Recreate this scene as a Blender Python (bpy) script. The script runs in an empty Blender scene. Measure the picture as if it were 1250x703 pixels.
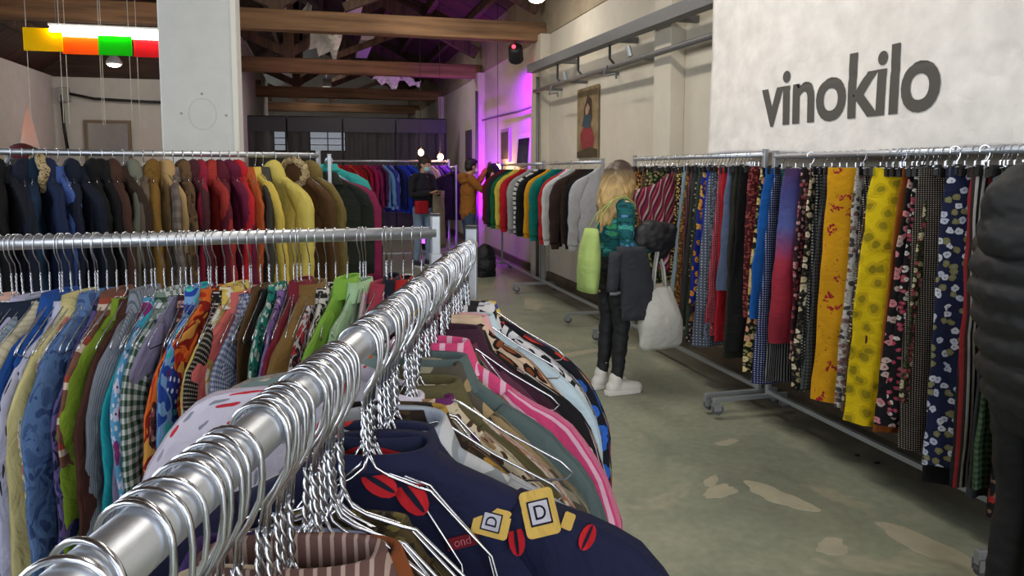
import bpy, bmesh, math, random
import numpy as np
from mathutils import Vector, Matrix, noise
PI = math.pi
R = math.radians
random.seed(7)
SC = bpy.context.scene
COL = SC.collection

# ------------------------------------------------------------------ camera, world, lights, exposure
cd = bpy.data.cameras.new('camera'); cam = bpy.data.objects.new('camera', cd); COL.objects.link(cam)
cd.sensor_width = 36.0; cd.lens = 903.0 / 1250.0 * 36.0; cd.shift_y = -0.05; cd.clip_start = 0.02; cd.clip_end = 200
TH, PT = R(14.6), R(5.1)
_f = Vector((math.sin(TH) * math.cos(PT), math.cos(TH) * math.cos(PT), -math.sin(PT)))
_r = Vector((math.cos(TH), -math.sin(TH), 0)); _u = _r.cross(_f)
cam.matrix_world = Matrix(((_r.x, _u.x, -_f.x, 0), (_r.y, _u.y, -_f.y, 0), (_r.z, _u.z, -_f.z, 1.6), (0, 0, 0, 1)))
SC.camera = cam
SC.view_settings.view_transform = 'Standard'; SC.view_settings.look = 'None'
SC.view_settings.gamma = 1.0; SC.view_settings.use_curve_mapping = False
SC.view_settings.exposure = 0.2
w = bpy.data.worlds.new('world'); SC.world = w; w.use_nodes = True
w.node_tree.nodes['Background'].inputs[0].default_value = (0.80, 0.88, 1.0, 1)
w.node_tree.nodes['Background'].inputs[1].default_value = 1.3


def area(name, loc, target, sx, sy, power, color):
    l = bpy.data.lights.new(name, 'AREA'); l.shape = 'RECTANGLE'; l.size = sx; l.size_y = sy
    l.energy = power; l.color = color
    o = bpy.data.objects.new(name, l); COL.objects.link(o); o.location = loc
    o.rotation_euler = (Vector(target) - Vector(loc)).to_track_quat('-Z', 'Y').to_euler()
    return o


# daylight entering through the tall windows of the left wall and the big door behind the camera
for wy in (-1.0, 3.0, 7.0):
    area('window_daylight', (-4.6, wy, 2.7), (3.0, wy + 0.6, 1.0), 2.6, 2.0, 85, (0.86, 0.93, 1.0))
area('door_daylight', (0.5, -4.6, 2.4), (0.9, 4.0, 1.1), 5.0, 3.0, 170, (0.93, 0.96, 1.0))
# fill lights added under the roof (housings built further down)
for ly, pw in ((0.4, 30), (4.4, 62), (8.6, 50)):
    area('roof_fill_light', (1.3, ly, 4.14), (1.3, ly, 0), 0.25, 2.4, pw, (1.0, 0.93, 0.82))
area('roof_fill_light', (0.6, 13.2, 4.14), (0.6, 13.2, 0), 0.25, 2.4, 8, (1.0, 0.9, 0.8))
area('roof_fill_light', (0.3, 23.5, 4.14), (0.3, 25.5, 2.0), 0.25, 2.4, 16, (1.0, 0.94, 0.88))  # added to brighten the far end wall
area('roof_fill_light', (1.0, 16.3, 4.14), (1.6, 16.3, 0), 0.25, 2.4, 22, (1.0, 0.92, 0.82))  # added to brighten the long wall beside the screen
area('niche_fill_light', (-4.62, 12.6, 3.0), (-4.9, 12.6, 1.8), 1.2, .25, 50, (1.0, 0.95, 0.9))  # fill light added inside the opening to brighten the brick


# ------------------------------------------------------------------ helpers
def lin(h):
    h = h.lstrip('#'); c = [int(h[i:i + 2], 16) / 255 for i in (0, 2, 4)]
    return tuple(x / 12.92 if x <= 0.04045 else ((x + 0.055) / 1.055) ** 2.4 for x in c) + (1,)


_mats = {}


class NT:
    def __init__(s, name):
        s.m = bpy.data.materials.new(name); s.m.use_nodes = True; s.t = s.m.node_tree
        s.b = s.t.nodes['Principled BSDF']

    def n(s, kind, **kw):
        x = s.t.nodes.new(kind)
        for k, v in kw.items():
            if k.startswith('i_'):
                key = k[2:]; key = int(key) if key.isdigit() else key.replace('_', ' ')
                x.inputs[key].default_value = v
            else:
                setattr(x, k, v)
        return x

    def l(s, a, b):
        s.t.links.new(a, b)

    def math(s, op, a, b=None, c=None):
        x = s.n('ShaderNodeMath', operation=op)
        for i, v in enumerate((a, b, c)):
            if v is None: continue
            if isinstance(v, (int, float)): x.inputs[i].default_value = v
            else: s.l(v, x.inputs[i])
        return x.outputs[0]

    def mix(s, fac, a, b, blend='MIX'):
        x = s.n('ShaderNodeMix', data_type='RGBA', blend_type=blend)
        for i, v in ((0, fac), (6, a), (7, b)):
            if isinstance(v, (int, float)): x.inputs[i].default_value = v
            elif isinstance(v, tuple): x.inputs[i].default_value = v
            else: s.l(v, x.inputs[i])
        return x.outputs[2]

    def ramp(s, fac, stops, const=False):
        x = s.n('ShaderNodeValToRGB'); cr = x.color_ramp
        if const: cr.interpolation = 'CONSTANT'
        while len(cr.elements) < len(stops): cr.elements.new(0.5)
        for e, (p, c) in zip(cr.elements, stops): e.position = p; e.color = c
        s.l(fac, x.inputs[0]); return x.outputs[0]

    def bump(s, h, strength, dist=0.01):
        x = s.n('ShaderNodeBump'); x.inputs['Strength'].default_value = strength; x.inputs['Distance'].default_value = dist
        s.l(h, x.inputs['Height']); s.l(x.outputs[0], s.b.inputs['Normal'])


def simple(name, col, rough=0.5, metal=0.0, bump=0.0, bscale=30, vary=0.0, spec=0.5):
    if name in _mats: return _mats[name]
    t = NT(name); c = lin(col)
    t.b.inputs['Roughness'].default_value = rough; t.b.inputs['Metallic'].default_value = metal
    t.b.inputs['Specular IOR Level'].default_value = spec
    t.b.inputs['Base Color'].default_value = c
    if bump or vary:
        tc = t.n('ShaderNodeTexCoord'); nz = t.n('ShaderNodeTexNoise', i_Scale=bscale, i_Detail=4.0)
        t.l(tc.outputs['Object'], nz.inputs['Vector'])
        if vary:
            d = tuple(x * (1 - vary) for x in c[:3]) + (1,)
            t.l(t.mix(nz.outputs[0], d, c), t.b.inputs['Base Color'])
        if bump: t.bump(nz.outputs[0], bump)
    _mats[name] = t.m
    return t.m


def emit(name, col, strength):
    t = NT(name); t.b.inputs['Base Color'].default_value = lin(col)
    t.b.inputs['Emission Color'].default_value = lin(col); t.b.inputs['Emission Strength'].default_value = strength
    return t.m


_fc = [0]


def fabric(kind, cols, s=1.0, rough=0.85, wr=0.35):
    key = (kind, tuple(cols), s, rough)
    if key in _mats: return _mats[key]
    _fc[0] += 1; rnd = random.Random(_fc[0] * 13)
    t = NT('fabric_%s_%d' % (kind, _fc[0])); C = [tuple(.82 * x for x in lin(c)[:3]) + (1,) for c in cols]
    t.b.inputs['Roughness'].default_value = rough; t.b.inputs['Specular IOR Level'].default_value = 0.25
    uv = t.n('ShaderNodeUVMap'); mp = t.n('ShaderNodeMapping')
    mp.inputs['Location'].default_value = (rnd.random() * 7, rnd.random() * 7, rnd.random() * 5)
    t.l(uv.outputs[0], mp.inputs[0]); V = mp.outputs[0]
    sep = t.n('ShaderNodeSeparateXYZ'); t.l(V, sep.inputs[0]); U, W = sep.outputs[0], sep.outputs[1]

    def warp(sc, amt):
        nz = t.n('ShaderNodeTexNoise', i_Scale=sc, i_Detail=2.0); t.l(V, nz.inputs['Vector'])
        v1 = t.n('ShaderNodeVectorMath', operation='SUBTRACT'); t.l(nz.outputs['Color'], v1.inputs[0]); v1.inputs[1].default_value = (.5, .5, .5)
        v2 = t.n('ShaderNodeVectorMath', operation='SCALE'); t.l(v1.outputs[0], v2.inputs[0]); v2.inputs['Scale'].default_value = amt
        v3 = t.n('ShaderNodeVectorMath', operation='ADD'); t.l(v2.outputs[0], v3.inputs[0]); t.l(V, v3.inputs[1])
        return v3.outputs[0]

    def voro(sc, vec, rand=1.0):
        x = t.n('ShaderNodeTexVoronoi', voronoi_dimensions='2D'); x.inputs['Scale'].default_value = sc; x.inputs['Randomness'].default_value = rand
        t.l(vec, x.inputs['Vector']); sp = t.n('ShaderNodeSeparateColor'); t.l(x.outputs['Color'], sp.inputs[0])
        return x.outputs['Distance'], sp.outputs[0], sp.outputs[1]

    def steps(n0, cl):
        return [(i / len(cl) if n0 == 0 else n0[i], c) for i, c in enumerate(cl)]

    if kind == 'plain':
        out = C[0]
    elif kind in ('stripe', 'hstripe', 'multistripe', 'diag'):
        x = {'stripe': U, 'hstripe': W, 'multistripe': U, 'diag': None}[kind]
        if x is None: x = t.math('ADD', t.math('MULTIPLY', U, 0.75), t.math('MULTIPLY', W, 0.66))
        fr = t.math('FRACT', t.math('MULTIPLY', x, s))
        if len(C) == 2: st = [(0, C[0]), (0.68, C[1])]
        else: st = [(i / len(C), c) for i, c in enumerate(C)]
        out = t.ramp(fr, st, True)
    elif kind == 'plaid':
        a = t.math('GREATER_THAN', t.math('FRACT', t.math('MULTIPLY', U, s)), 0.5)
        b = t.math('GREATER_THAN', t.math('FRACT', t.math('MULTIPLY', W, s)), 0.5)
        sm = t.math('MULTIPLY', t.math('ADD', a, b), 0.5)
        mid = C[2] if len(C) > 2 else tuple((x + y) / 2 for x, y in zip(C[0], C[1]))
        out = t.ramp(sm, [(0, C[0]), (0.25, mid), (0.75, C[1])], True)
    elif kind == 'dots':
        d, r1, g1 = voro(s, V, 0.0)
        out = t.ramp(d, [(0, C[1]), (0.22, C[0])], True)
    elif kind == 'floral':
        v = warp(s * 1.6, 0.55 / s); d, r1, g1 = voro(s, v)
        d2, r2, g2 = voro(s * 1.9, v)
        leaf = t.math('LESS_THAN', d2, 0.27); out = t.mix(leaf, C[0], C[-1])
        fl = C[1:-1] or [C[-1]]
        fc = t.ramp(r1, steps(0, fl), True)
        m = t.math('MULTIPLY', t.math('LESS_THAN', d, 0.40), t.math('GREATER_THAN', g1, 0.25))
        out = t.mix(m, out, fc)
        ctr = t.math('MULTIPLY', t.math('LESS_THAN', d, 0.11), m)
        out = t.mix(ctr, out, tuple(min(1, x * 0.45 + 0.02) for x in C[1][:3]) + (1,))
    elif kind == 'sparse':
        v = warp(s * 2.4, .9 / s); d, r1, g1 = voro(s, v); d2, r2, g2 = voro(s * 4.2, v)
        m = t.math('MULTIPLY', t.math('LESS_THAN', d, .26), t.math('GREATER_THAN', g1, .35)); m2 = t.math('MULTIPLY', m, t.math('LESS_THAN', d2, .42))
        out = t.mix(m2, C[0], C[1]); m3 = t.math('MULTIPLY', t.math('LESS_THAN', d2, .12), t.math('GREATER_THAN', g2, .72)); out = t.mix(m3, out, C[2])
    elif kind == 'leopard':
        v = warp(s * 1.5, 0.5 / s); d, r1, g1 = voro(s, v)
        out = t.ramp(d, [(0, C[1]), (0.22, C[2]), (0.40, C[0])], True)
    elif kind == 'abstract':
        nz = t.n('ShaderNodeTexNoise', i_Scale=s, i_Detail=1.5); nz.inputs['Distortion'].default_value = 1.2; t.l(V, nz.inputs['Vector'])
        k = len(C); out = t.ramp(nz.outputs[0], [(0.0 if i == 0 else 0.33 + 0.34 * (i - 0.5) / max(1, k - 1), c) for i, c in enumerate(C)], True)
    elif kind == 'strokes':
        v = warp(s * 0.8, 0.6 / s); mp2 = t.n('ShaderNodeMapping'); mp2.inputs['Scale'].default_value = (2.6, 0.8, 1); mp2.inputs['Rotation'].default_value = (0, 0, 0.7)
        t.l(v, mp2.inputs[0]); d, r1, g1 = voro(s, mp2.outputs[0])
        fc = t.ramp(r1, steps(0, C[1:]), True)
        m = t.math('MULTIPLY', t.math('LESS_THAN', d, 0.26), t.math('GREATER_THAN', g1, 0.35)); out = t.mix(m, C[0], fc)
    elif kind == 'ombre':
        n2 = t.n('ShaderNodeSeparateXYZ'); t.l(uv.outputs[0], n2.inputs[0])
        out = t.ramp(t.math('MULTIPLY', n2.outputs[1], -s), [(i / max(1, len(C) - 1), c) for i, c in enumerate(C)])
    nz = t.n('ShaderNodeTexNoise', i_Scale=7.0, i_Detail=4.0); t.l(V, nz.inputs['Vector'])
    vv = t.ramp(nz.outputs[0], [(0.3, (.86, .86, .86, 1)), (0.7, (1.06, 1.06, 1.06, 1))])
    t.l(t.mix(1.0, out, vv, 'MULTIPLY'), t.b.inputs['Base Color'])
    nb = t.n('ShaderNodeTexNoise', i_Scale=9.0, i_Detail=5.0); nb.inputs['Distortion'].default_value = .8; t.l(V, nb.inputs['Vector'])
    t.bump(nb.outputs[0], min(1.0, wr * 1.7), 0.035)
    _mats[key] = t.m
    return t.m


class G:
    """collects verts, faces and uvs and links them as one mesh object"""
    def __init__(s): s.v = []; s.f = []; s.uv = []

    def add(s, vs, fs, uvs=None):
        o = len(s.v); s.v += [tuple(map(float, p)) for p in vs]; s.f += [tuple(i + o for i in f) for f in fs]
        s.uv += list(uvs) if uvs is not None else [(p[0] + p[1], p[2]) for p in vs]
        return s

    def box(s, lo, hi, M=None):
        x0, y0, z0 = lo; x1, y1, z1 = hi
        vs = [Vector(p) for p in ((x0, y0, z0), (x1, y0, z0), (x1, y1, z0), (x0, y1, z0), (x0, y0, z1), (x1, y0, z1), (x1, y1, z1), (x0, y1, z1))]
        if M: vs = [M @ p for p in vs]
        return s.add(vs, [(0, 3, 2, 1), (4, 5, 6, 7), (0, 1, 5, 4), (1, 2, 6, 5), (2, 3, 7, 6), (3, 0, 4, 7)])

    def beam(s, a, b, wdt, hgt, up=(0, 0, 1)):
        a, b = Vector(a), Vector(b); d = b - a; L = d.length; d.normalize()
        sd = d.cross(Vector(up))
        if sd.length < 1e-4: sd = d.cross(Vector((0, 1, 0)))
        sd.normalize(); u2 = sd.cross(d)
        M = Matrix.Translation(a) @ Matrix(((d.x, sd.x, u2.x), (d.y, sd.y, u2.y), (d.z, sd.z, u2.z))).to_4x4()
        return s.box((0, -wdt / 2, -hgt / 2), (L, wdt / 2, hgt / 2), M)

    def rings(s, rings, uvs=None, caps=True, closed=True):
        n = len(rings[0]); vs = [p for r_ in rings for p in r_]; fs = []
        for i in range(len(rings) - 1):
            for j in range(n if closed else n - 1):
                k = (j + 1) % n
                fs.append((i * n + j, i * n + k, (i + 1) * n + k, (i + 1) * n + j))
        if caps and closed:
            fs.append(tuple(range(n - 1, -1, -1))); fs.append(tuple((len(rings) - 1) * n + j for j in range(n)))
        return s.add(vs, fs, uvs)

    def tube(s, pts, r, n=8, caps=True, flat=1.0, ref=(0, 0, 1)):
        pts = [Vector(p) for p in pts]; m = len(pts)
        rr = r if isinstance(r, (list, tuple)) else [r] * m
        rs = []; prev = None
        for i, p in enumerate(pts):
            d = (pts[min(i + 1, m - 1)] - pts[max(i - 1, 0)]).normalized()
            if prev is None:
                a = d.cross(Vector(ref))
                if a.length < 1e-3: a = d.cross(Vector((1, 0, 0)))
            else: a = prev - d * prev.dot(d)
            a.normalize(); prev = a; b = d.cross(a)
            ra, rb = (rr[i] if isinstance(rr[i], (tuple, list)) else (rr[i], rr[i] * flat))
            rs.append([p + a * (ra * math.cos(2 * PI * j / n)) + b * (rb * math.sin(2 * PI * j / n)) for j in range(n)])
        return s.rings(rs, None, caps)

    def ball(s, c, rx, ry=None, rz=None, n=12, m=8, M=None):
        ry = ry or rx; rz = rz or rx; c = Vector(c); vs = []; fs = []
        for i in range(m + 1):
            t = PI * i / m
            for j in range(n):
                q = 2 * PI * j / n
                p = Vector((rx * math.sin(t) * math.cos(q), ry * math.sin(t) * math.sin(q), rz * math.cos(t)))
                if M: p = M @ p
                vs.append(c + p)
        for i in range(m):
            for j in range(n):
                k = (j + 1) % n; fs.append((i * n + j, (i + 1) * n + j, (i + 1) * n + k, i * n + k))
        return s.add(vs, fs)

    def mesh(s, name):
        me = bpy.data.meshes.new(name); me.from_pydata(s.v, [], s.f); me.update()
        uvl = me.uv_layers.new(name='UVMap')
        li = np.zeros(len(me.loops), dtype=np.int32); me.loops.foreach_get('vertex_index', li)
        uvl.data.foreach_set('uv', np.array(s.uv, dtype=np.float32)[li].ravel())
        return me

    def build(s, name, mat, parent=None, smooth=False, loc=None, rot=None, bevel=0, solid=0):
        me = s.mesh(name); me.materials.append(mat)
        if smooth: me.polygons.foreach_set('use_smooth', [True] * len(me.polygons))
        o = bpy.data.objects.new(name, me); COL.objects.link(o)
        if parent: o.parent = parent
        if loc: o.location = loc
        if rot: o.rotation_euler = rot
        if bevel:
            b = o.modifiers.new('bevel', 'BEVEL'); b.width = bevel; b.segments = 2
        if solid:
            b = o.modifiers.new('solid', 'SOLIDIFY'); b.thickness = solid
        return o


LABELS = {}


def tag(o, label=None, cat=None, group=None, kind=None):
    if label: o['label'] = label; LABELS.setdefault(label, []).append(o)
    if cat: o['category'] = cat
    if group: o['group'] = group
    if kind: o['kind'] = kind
    return o


def empty(name, loc, rz=0, label=None, cat=None, group=None, kind=None, rot=None):
    o = bpy.data.objects.new(name, None); COL.objects.link(o); o.location = loc
    o.rotation_euler = rot if rot else (0, 0, rz); o.empty_display_size = 0.1
    return tag(o, label, cat, group, kind)


def copy_tree(o, parent=None):
    c = o.copy(); COL.objects.link(c); c.parent = parent
    for ch in o.children: copy_tree(ch, c)
    return c


# ------------------------------------------------------------------ common materials
CHROME = simple('chrome_wire', '#c9ccd3', 0.24, 1.0)
STEEL = simple('galvanised_steel', '#d3d8e0', 0.45, 1.0, 0.05, 60, 0.12)
STEEL2 = simple('brushed_steel', '#a9adb2', 0.42, 0.6, 0.04, 80, 0.1)
BLACKP = simple('black_plastic', '#141416', 0.5)
GREYRUB = simple('grey_rubber', '#5c5c60', 0.7)
PIPE = simple('grey_painted_pipe', '#77787a', 0.5, 0.3, 0.05, 20, 0.3)


def plaster(name, col, dirt, scale=1.2, amount=0.6, rough=0.9, base_dirt=0.0, bump=0.25):
    t = NT(name); tc = t.n('ShaderNodeTexCoord')
    n1 = t.n('ShaderNodeTexNoise', i_Scale=scale, i_Detail=7.0); n1.inputs['Roughness'].default_value = 0.65; t.l(tc.outputs['Object'], n1.inputs['Vector'])
    n2 = t.n('ShaderNodeTexNoise', i_Scale=scale * 9, i_Detail=5.0); t.l(tc.outputs['Object'], n2.inputs['Vector'])
    f = t.ramp(n1.outputs[0], [(0.42, (0, 0, 0, 1)), (0.75, (amount,) * 3 + (1,))])
    c = t.mix(f, lin(col), lin(dirt))
    c = t.mix(1.0, c, t.ramp(n2.outputs[0], [(0.3, (.955, .955, .955, 1)), (0.7, (1.02, 1.02, 1.02, 1))]), 'MULTIPLY')
    if base_dirt:
        sp = t.n('ShaderNodeSeparateXYZ'); t.l(tc.outputs['Object'], sp.inputs[0])
        h = t.math('ADD', sp.outputs[2], t.math('MULTIPLY', t.math('SUBTRACT', n1.outputs[0], 0.5), 1.3))
        c = t.mix(t.math('LESS_THAN', h, base_dirt), c, lin('#8d7a63'))
    t.l(c, t.b.inputs['Base Color']); t.b.inputs['Roughness'].default_value = rough; t.b.inputs['Specular IOR Level'].default_value = 0.3
    t.bump(n2.outputs[0], bump, 0.01)
    return t.m


WALLM = plaster('painted_plaster', '#d4ccbc', '#bfb29c', 0.7, 0.5, base_dirt=-0.16, bump=.12)
WALLFAR = plaster('far_plaster', '#d4d0c8', '#b9ae9f', 0.8, 0.4, bump=.12)
CONC = plaster('raw_concrete', '#a89a82', '#82735d', 1.6, 0.9, bump=0.5)
COLM = plaster('column_paint', '#d3d4d0', '#c4c4be', .9, 0.3, bump=0.05)


def wood(name, c0, c1, axis=0):
    t = NT(name); tc = t.n('ShaderNodeTexCoord'); mp = t.n('ShaderNodeMapping')
    sc = [9, 9, 9]; sc[axis] = 0.7; mp.inputs['Scale'].default_value = sc
    t.l(tc.outputs['Object'], mp.inputs[0]); nz = t.n('ShaderNodeTexNoise', i_Scale=1.3, i_Detail=6.0); t.l(mp.outputs[0], nz.inputs['Vector'])
    t.l(t.ramp(nz.outputs[0], [(0.3, lin(c0)), (0.7, lin(c1))]), t.b.inputs['Base Color'])
    t.b.inputs['Roughness'].default_value = 0.8; t.bump(nz.outputs[0], 0.3, 0.01)
    return t.m


BEAM = wood('beam_timber', '#5c412c', '#9a7350', 0)
RAFT = wood('rafter_timber', '#3d2d22', '#6b5140', 2)
BOARD = wood('roof_board', '#33241d', '#553c30', 0)
BOARD2 = wood('roof_board_red', '#40261f', '#5d3b30', 0)

# ------------------------------------------------------------------ room shell
XW = 3.30


def floor_mat():
    t = NT('worn_green_concrete'); tc = t.n('ShaderNodeTexCoord'); P = tc.outputs['Object']
    n1 = t.n('ShaderNodeTexNoise', i_Scale=1.1, i_Detail=8.0); n1.inputs['Roughness'].default_value = 0.62; t.l(P, n1.inputs['Vector'])
    n2 = t.n('ShaderNodeTexNoise', i_Scale=22.0, i_Detail=5.0); t.l(P, n2.inputs['Vector'])
    n3 = t.n('ShaderNodeTexNoise', i_Scale=2.3, i_Detail=3.0); n3.inputs['Distortion'].default_value = 0.6; t.l(P, n3.inputs['Vector'])
    c = t.ramp(n1.outputs[0], [(0.3, lin('#74786a')), (0.5, lin('#858a78')), (0.72, lin('#999a86'))])
    worn = t.ramp(n3.outputs[0], [(0.60, (0, 0, 0, 1)), (0.65, (0.32, 0.32, 0.32, 1))])
    c = t.mix(worn, c, lin('#b0a68f'))
    dark = t.ramp(n3.outputs[0], [(0.28, (0.3, 0.3, 0.3, 1)), (0.36, (0, 0, 0, 1))])
    c = t.mix(dark, c, lin('#666a60'))
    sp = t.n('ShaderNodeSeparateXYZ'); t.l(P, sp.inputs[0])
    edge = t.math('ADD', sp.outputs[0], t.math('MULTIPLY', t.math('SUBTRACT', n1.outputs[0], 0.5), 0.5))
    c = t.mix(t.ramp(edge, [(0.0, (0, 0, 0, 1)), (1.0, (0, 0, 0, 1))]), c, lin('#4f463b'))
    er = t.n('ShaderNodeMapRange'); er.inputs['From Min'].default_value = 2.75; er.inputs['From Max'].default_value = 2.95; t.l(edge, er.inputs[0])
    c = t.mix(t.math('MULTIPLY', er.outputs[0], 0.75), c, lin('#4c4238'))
    c = t.mix(1.0, c, t.ramp(n2.outputs[0], [(0.3, (.86, .86, .86, 1)), (0.7, (1.07, 1.07, 1.07, 1))]), 'MULTIPLY')
    t.l(c, t.b.inputs['Base Color'])
    rg = t.ramp(n1.outputs[0], [(0.3, (.38, .38, .38, 1)), (0.7, (.62, .62, .62, 1))]); t.l(rg, t.b.inputs['Roughness'])
    t.bump(n2.outputs[0], 0.12, 0.004)
    return t.m


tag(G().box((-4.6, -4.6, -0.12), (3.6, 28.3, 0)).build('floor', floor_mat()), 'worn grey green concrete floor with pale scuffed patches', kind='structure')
# flakes of pale filler and exposed screed on the floor, raised by a millimetre or two
PATCH = plaster('floor_screed', '#a09b86', '#8b8a78', 5, 0.9)
for (px, py, sx, sy, rz, sd) in ((2.09, 2.59, .085, .055, .3, 2), (2.49, 2.50, .07, .24, .35, 1), (2.16, 3.08, .17, .08, 1.9, 3), (1.91, 3.2, .12, .05, .4, 6), (2.30, 3.79, .07, .04, .2, 4), (2.47, 8.5, .34, .12, 1.4, 7), (2.13, 6.03, .26, .07, .3, 8), (2.62, 6.1, .12, .06, .2, 9), (1.93, 3.32, .08, .03, .9, 10)):
    g = G(); n = 28; rn = random.Random(sd); ph_ = [rn.uniform(0, 6) for _ in range(3)]; ks = [1 + .16 * math.sin(2 * 2 * PI * j / 28 + ph_[0]) + .10 * math.sin(3 * 2 * PI * j / 28 + ph_[1]) + .07 * math.sin(7 * 2 * PI * j / 28 + ph_[2]) + rn.uniform(-.06, .06) for j in range(n)]
    ring_ = [Vector((sx * ks[j] * math.cos(2 * PI * j / n), sy * ks[j] * math.sin(2 * PI * j / n), 0)) for j in range(n)]
    g.rings([[p * 1.03 for p in ring_], [p + Vector((0, 0, .0018)) for p in ring_]])
    tag(g.build('floor_patch', PATCH, loc=(px, py, 0.0), rot=(0, 0, rz)), kind='structure')

wr = tag(G().box((XW, -4.6, 0), (XW + 0.3, 28.2, 3.58)).build('wall_right', WALLM), 'long off-white plaster wall carrying the banner', kind='structure')
tag(G().box((XW - 0.02, -4.6, 3.58), (XW + 0.3, 28.2, 4.6)).build('trim_1', CONC), 'raw concrete band along the top of the long wall', kind='structure')
tag(G().box((XW - 0.05, -4.6, 0), (XW, 28.2, 0.11)).build('baseboard_right', plaster('stained_plinth', '#6a5d4d', '#4b4238', 2, .9)), kind='structure')
for y0, y1 in ((1.9, 2.4), (6.32, 6.67), (10.45, 10.95), (14.85, 15.45), (19.9, 20.5), (24.6, 25.2)):
    tag(G().box((XW - 0.15, y0, 0), (XW, y1, 3.58)).build('pilaster', WALLM, wr, bevel=.008))
tag(G().box((-4.55, 28.0, 0), (-2.6, 28.3, 6.5)).box((-2.6, 28, 0), (3.6, 28.3, 2.3)).box((-2.6, 28, 3.25), (3.6, 28.3, 6.5)).box((-1.1, 28, 2.3), (-0.3, 28.3, 3.25)).box((1.0, 28, 2.3), (3.6, 28.3, 3.25)).build('wall_back', WALLFAR), 'far pale end wall above the black curtain', kind='structure')
FRAME = simple('window_frame_metal', '#3a3a3c', 0.6)
GLASS = NT('window_glass'); GLASS.b.inputs['Transmission Weight'].default_value = 1.0; GLASS.b.inputs['Roughness'].default_value = 0.05; GLASS = GLASS.m
for k, (x0, x1) in enumerate(((-2.6, -1.1), (-0.3, 1.0))):
    wn = tag(empty('window_%d' % (k + 1), (x0, 28.05, 2.3), kind='structure'), 'barred window in the far end wall behind the curtain')
    G().box((0, 0, 0), (x1 - x0, .05, .04)).box((0, 0, .91), (x1 - x0, .05, .95)).box((0, 0, .04), (.04, .05, .91)).box((x1 - x0 - .04, 0, .04), (x1 - x0, .05, .91)).build('window_frame', FRAME, wn)
    for j in range(1, 4): G().box((.04, .005, .95 * j / 4 - .015), (x1 - x0 - .04, .04, .95 * j / 4 + .015)).build('glazing_bar', FRAME, wn)
    G().box(((x1 - x0) / 2 - .02, .005, .04), ((x1 - x0) / 2 + .02, .045, .91)).build('glazing_bar', FRAME, wn)
    G().box((.02, .02, .02), (x1 - x0 - .02, .026, .93)).build('pane', GLASS, wn)
# left part of the hall: side wall with a pointed opening, end wall and the return behind the column
LW = -4.25


def prism(poly, x0, x1):
    g = G(); g.rings([[(x0, y, z) for y, z in poly], [(x1, y, z) for y, z in poly]]); return g


lw = tag(empty('wall_left', (0, 0, 0), kind='structure'), 'pale side wall pierced by a pointed opening')
for poly in ([(11.0, 0), (12.2, 0), (12.2, 1.5), (12.83, 2.66), (12.83, 3.17), (11.0, 3.17)], [(12.83, 2.66), (13.33, 1.85), (13.33, 0), (14.2, 0), (14.2, 3.17), (12.83, 3.17)], [(12.2, 0), (13.33, 0), (13.33, .9), (12.2, .9)]):
    prism(poly, LW - .3, LW).build('wall_panel', WALLFAR, lw)
for (y0, y1, z0, z1) in ((-4.6, 11.0, 0, 1.6), (-4.6, 11.0, 3.8, 4.4), (-4.6, -2.4, 1.6, 3.8), (.4, 1.6, 1.6, 3.8), (4.4, 5.6, 1.6, 3.8), (8.4, 11.0, 1.6, 3.8)):
    G().box((LW - .3, y0, z0), (LW, y1, z1)).build('wall_panel', WALLFAR, lw)
BRICK = plaster('orange_brick', '#d98a68', '#b9674a', 6, .7); MORT = simple('mortar', '#cdb7a2', .95)
bk = tag(empty('wall_niche', (LW - .62, 11.6, 0), kind='structure'), 'brick backing seen through the pointed opening')
G().box((-.1, 0, .9), (-.012, 2.4, 3.1)).build('mortar_bed', MORT, bk)
bm0 = G().box((-.02, 0, 0), (.004, .288, .128)).mesh('brick'); bm0.materials.append(BRICK)
for i in range(16):
    for j in range(8):
        o = bpy.data.objects.new('brick', bm0); COL.objects.link(o); o.parent = bk
        o.location = (random.uniform(-.003, .003), j * .3 + (.0 if i % 2 else -.0) + (i % 2) * .1 - .05, .9 + i * .137)
tag(G().box((LW - .3, 14.0, 0), (-1.5, 14.3, 3.16)).build('wall_end', WALLFAR), 'pale end wall with a mirror, left of the white column', kind='structure')
tag(G().box((-1.55, 14.3, 0), (-1.5, 28, 4.4)).build('wall_return', WALLFAR), kind='structure')
tag(G().box((LW - .35, 14.05, 3.16), (-1.5, 14.2, 6.4)).build('trim_2', BOARD), 'dark boarding above the end wall', kind='structure')
wf = tag(empty('wall_front', (0, 0, 0), kind='structure'), 'wall behind the camera with a wide open door')
for lo, hi in (((-4.55, -4.6, 0), (-2.2, -4.4, 6.4)), ((3.2, -4.6, 0), (3.6, -4.4, 6.4)), ((-2.2, -4.6, 4.0), (3.2, -4.4, 6.4))): G().box(lo, hi).build('wall_panel', WALLFAR, wf)
for k, (y0, y1) in enumerate(((-2.4, .4), (1.6, 4.4), (5.6, 8.4))):
    wn = tag(empty('window_%d' % (k + 3), (LW - .16, y0, 1.6), kind='structure'), 'tall side window letting daylight in')
    for a in (0, 1.36, 2.72): G().box((0, a, 0), (.06, a + .08, 2.2)).build('window_frame', FRAME, wn)
    for a in (0, 1.06, 2.12): G().box((.005, .08, a), (.055, 2.72, a + .08)).build('glazing_bar', FRAME, wn)

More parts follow.
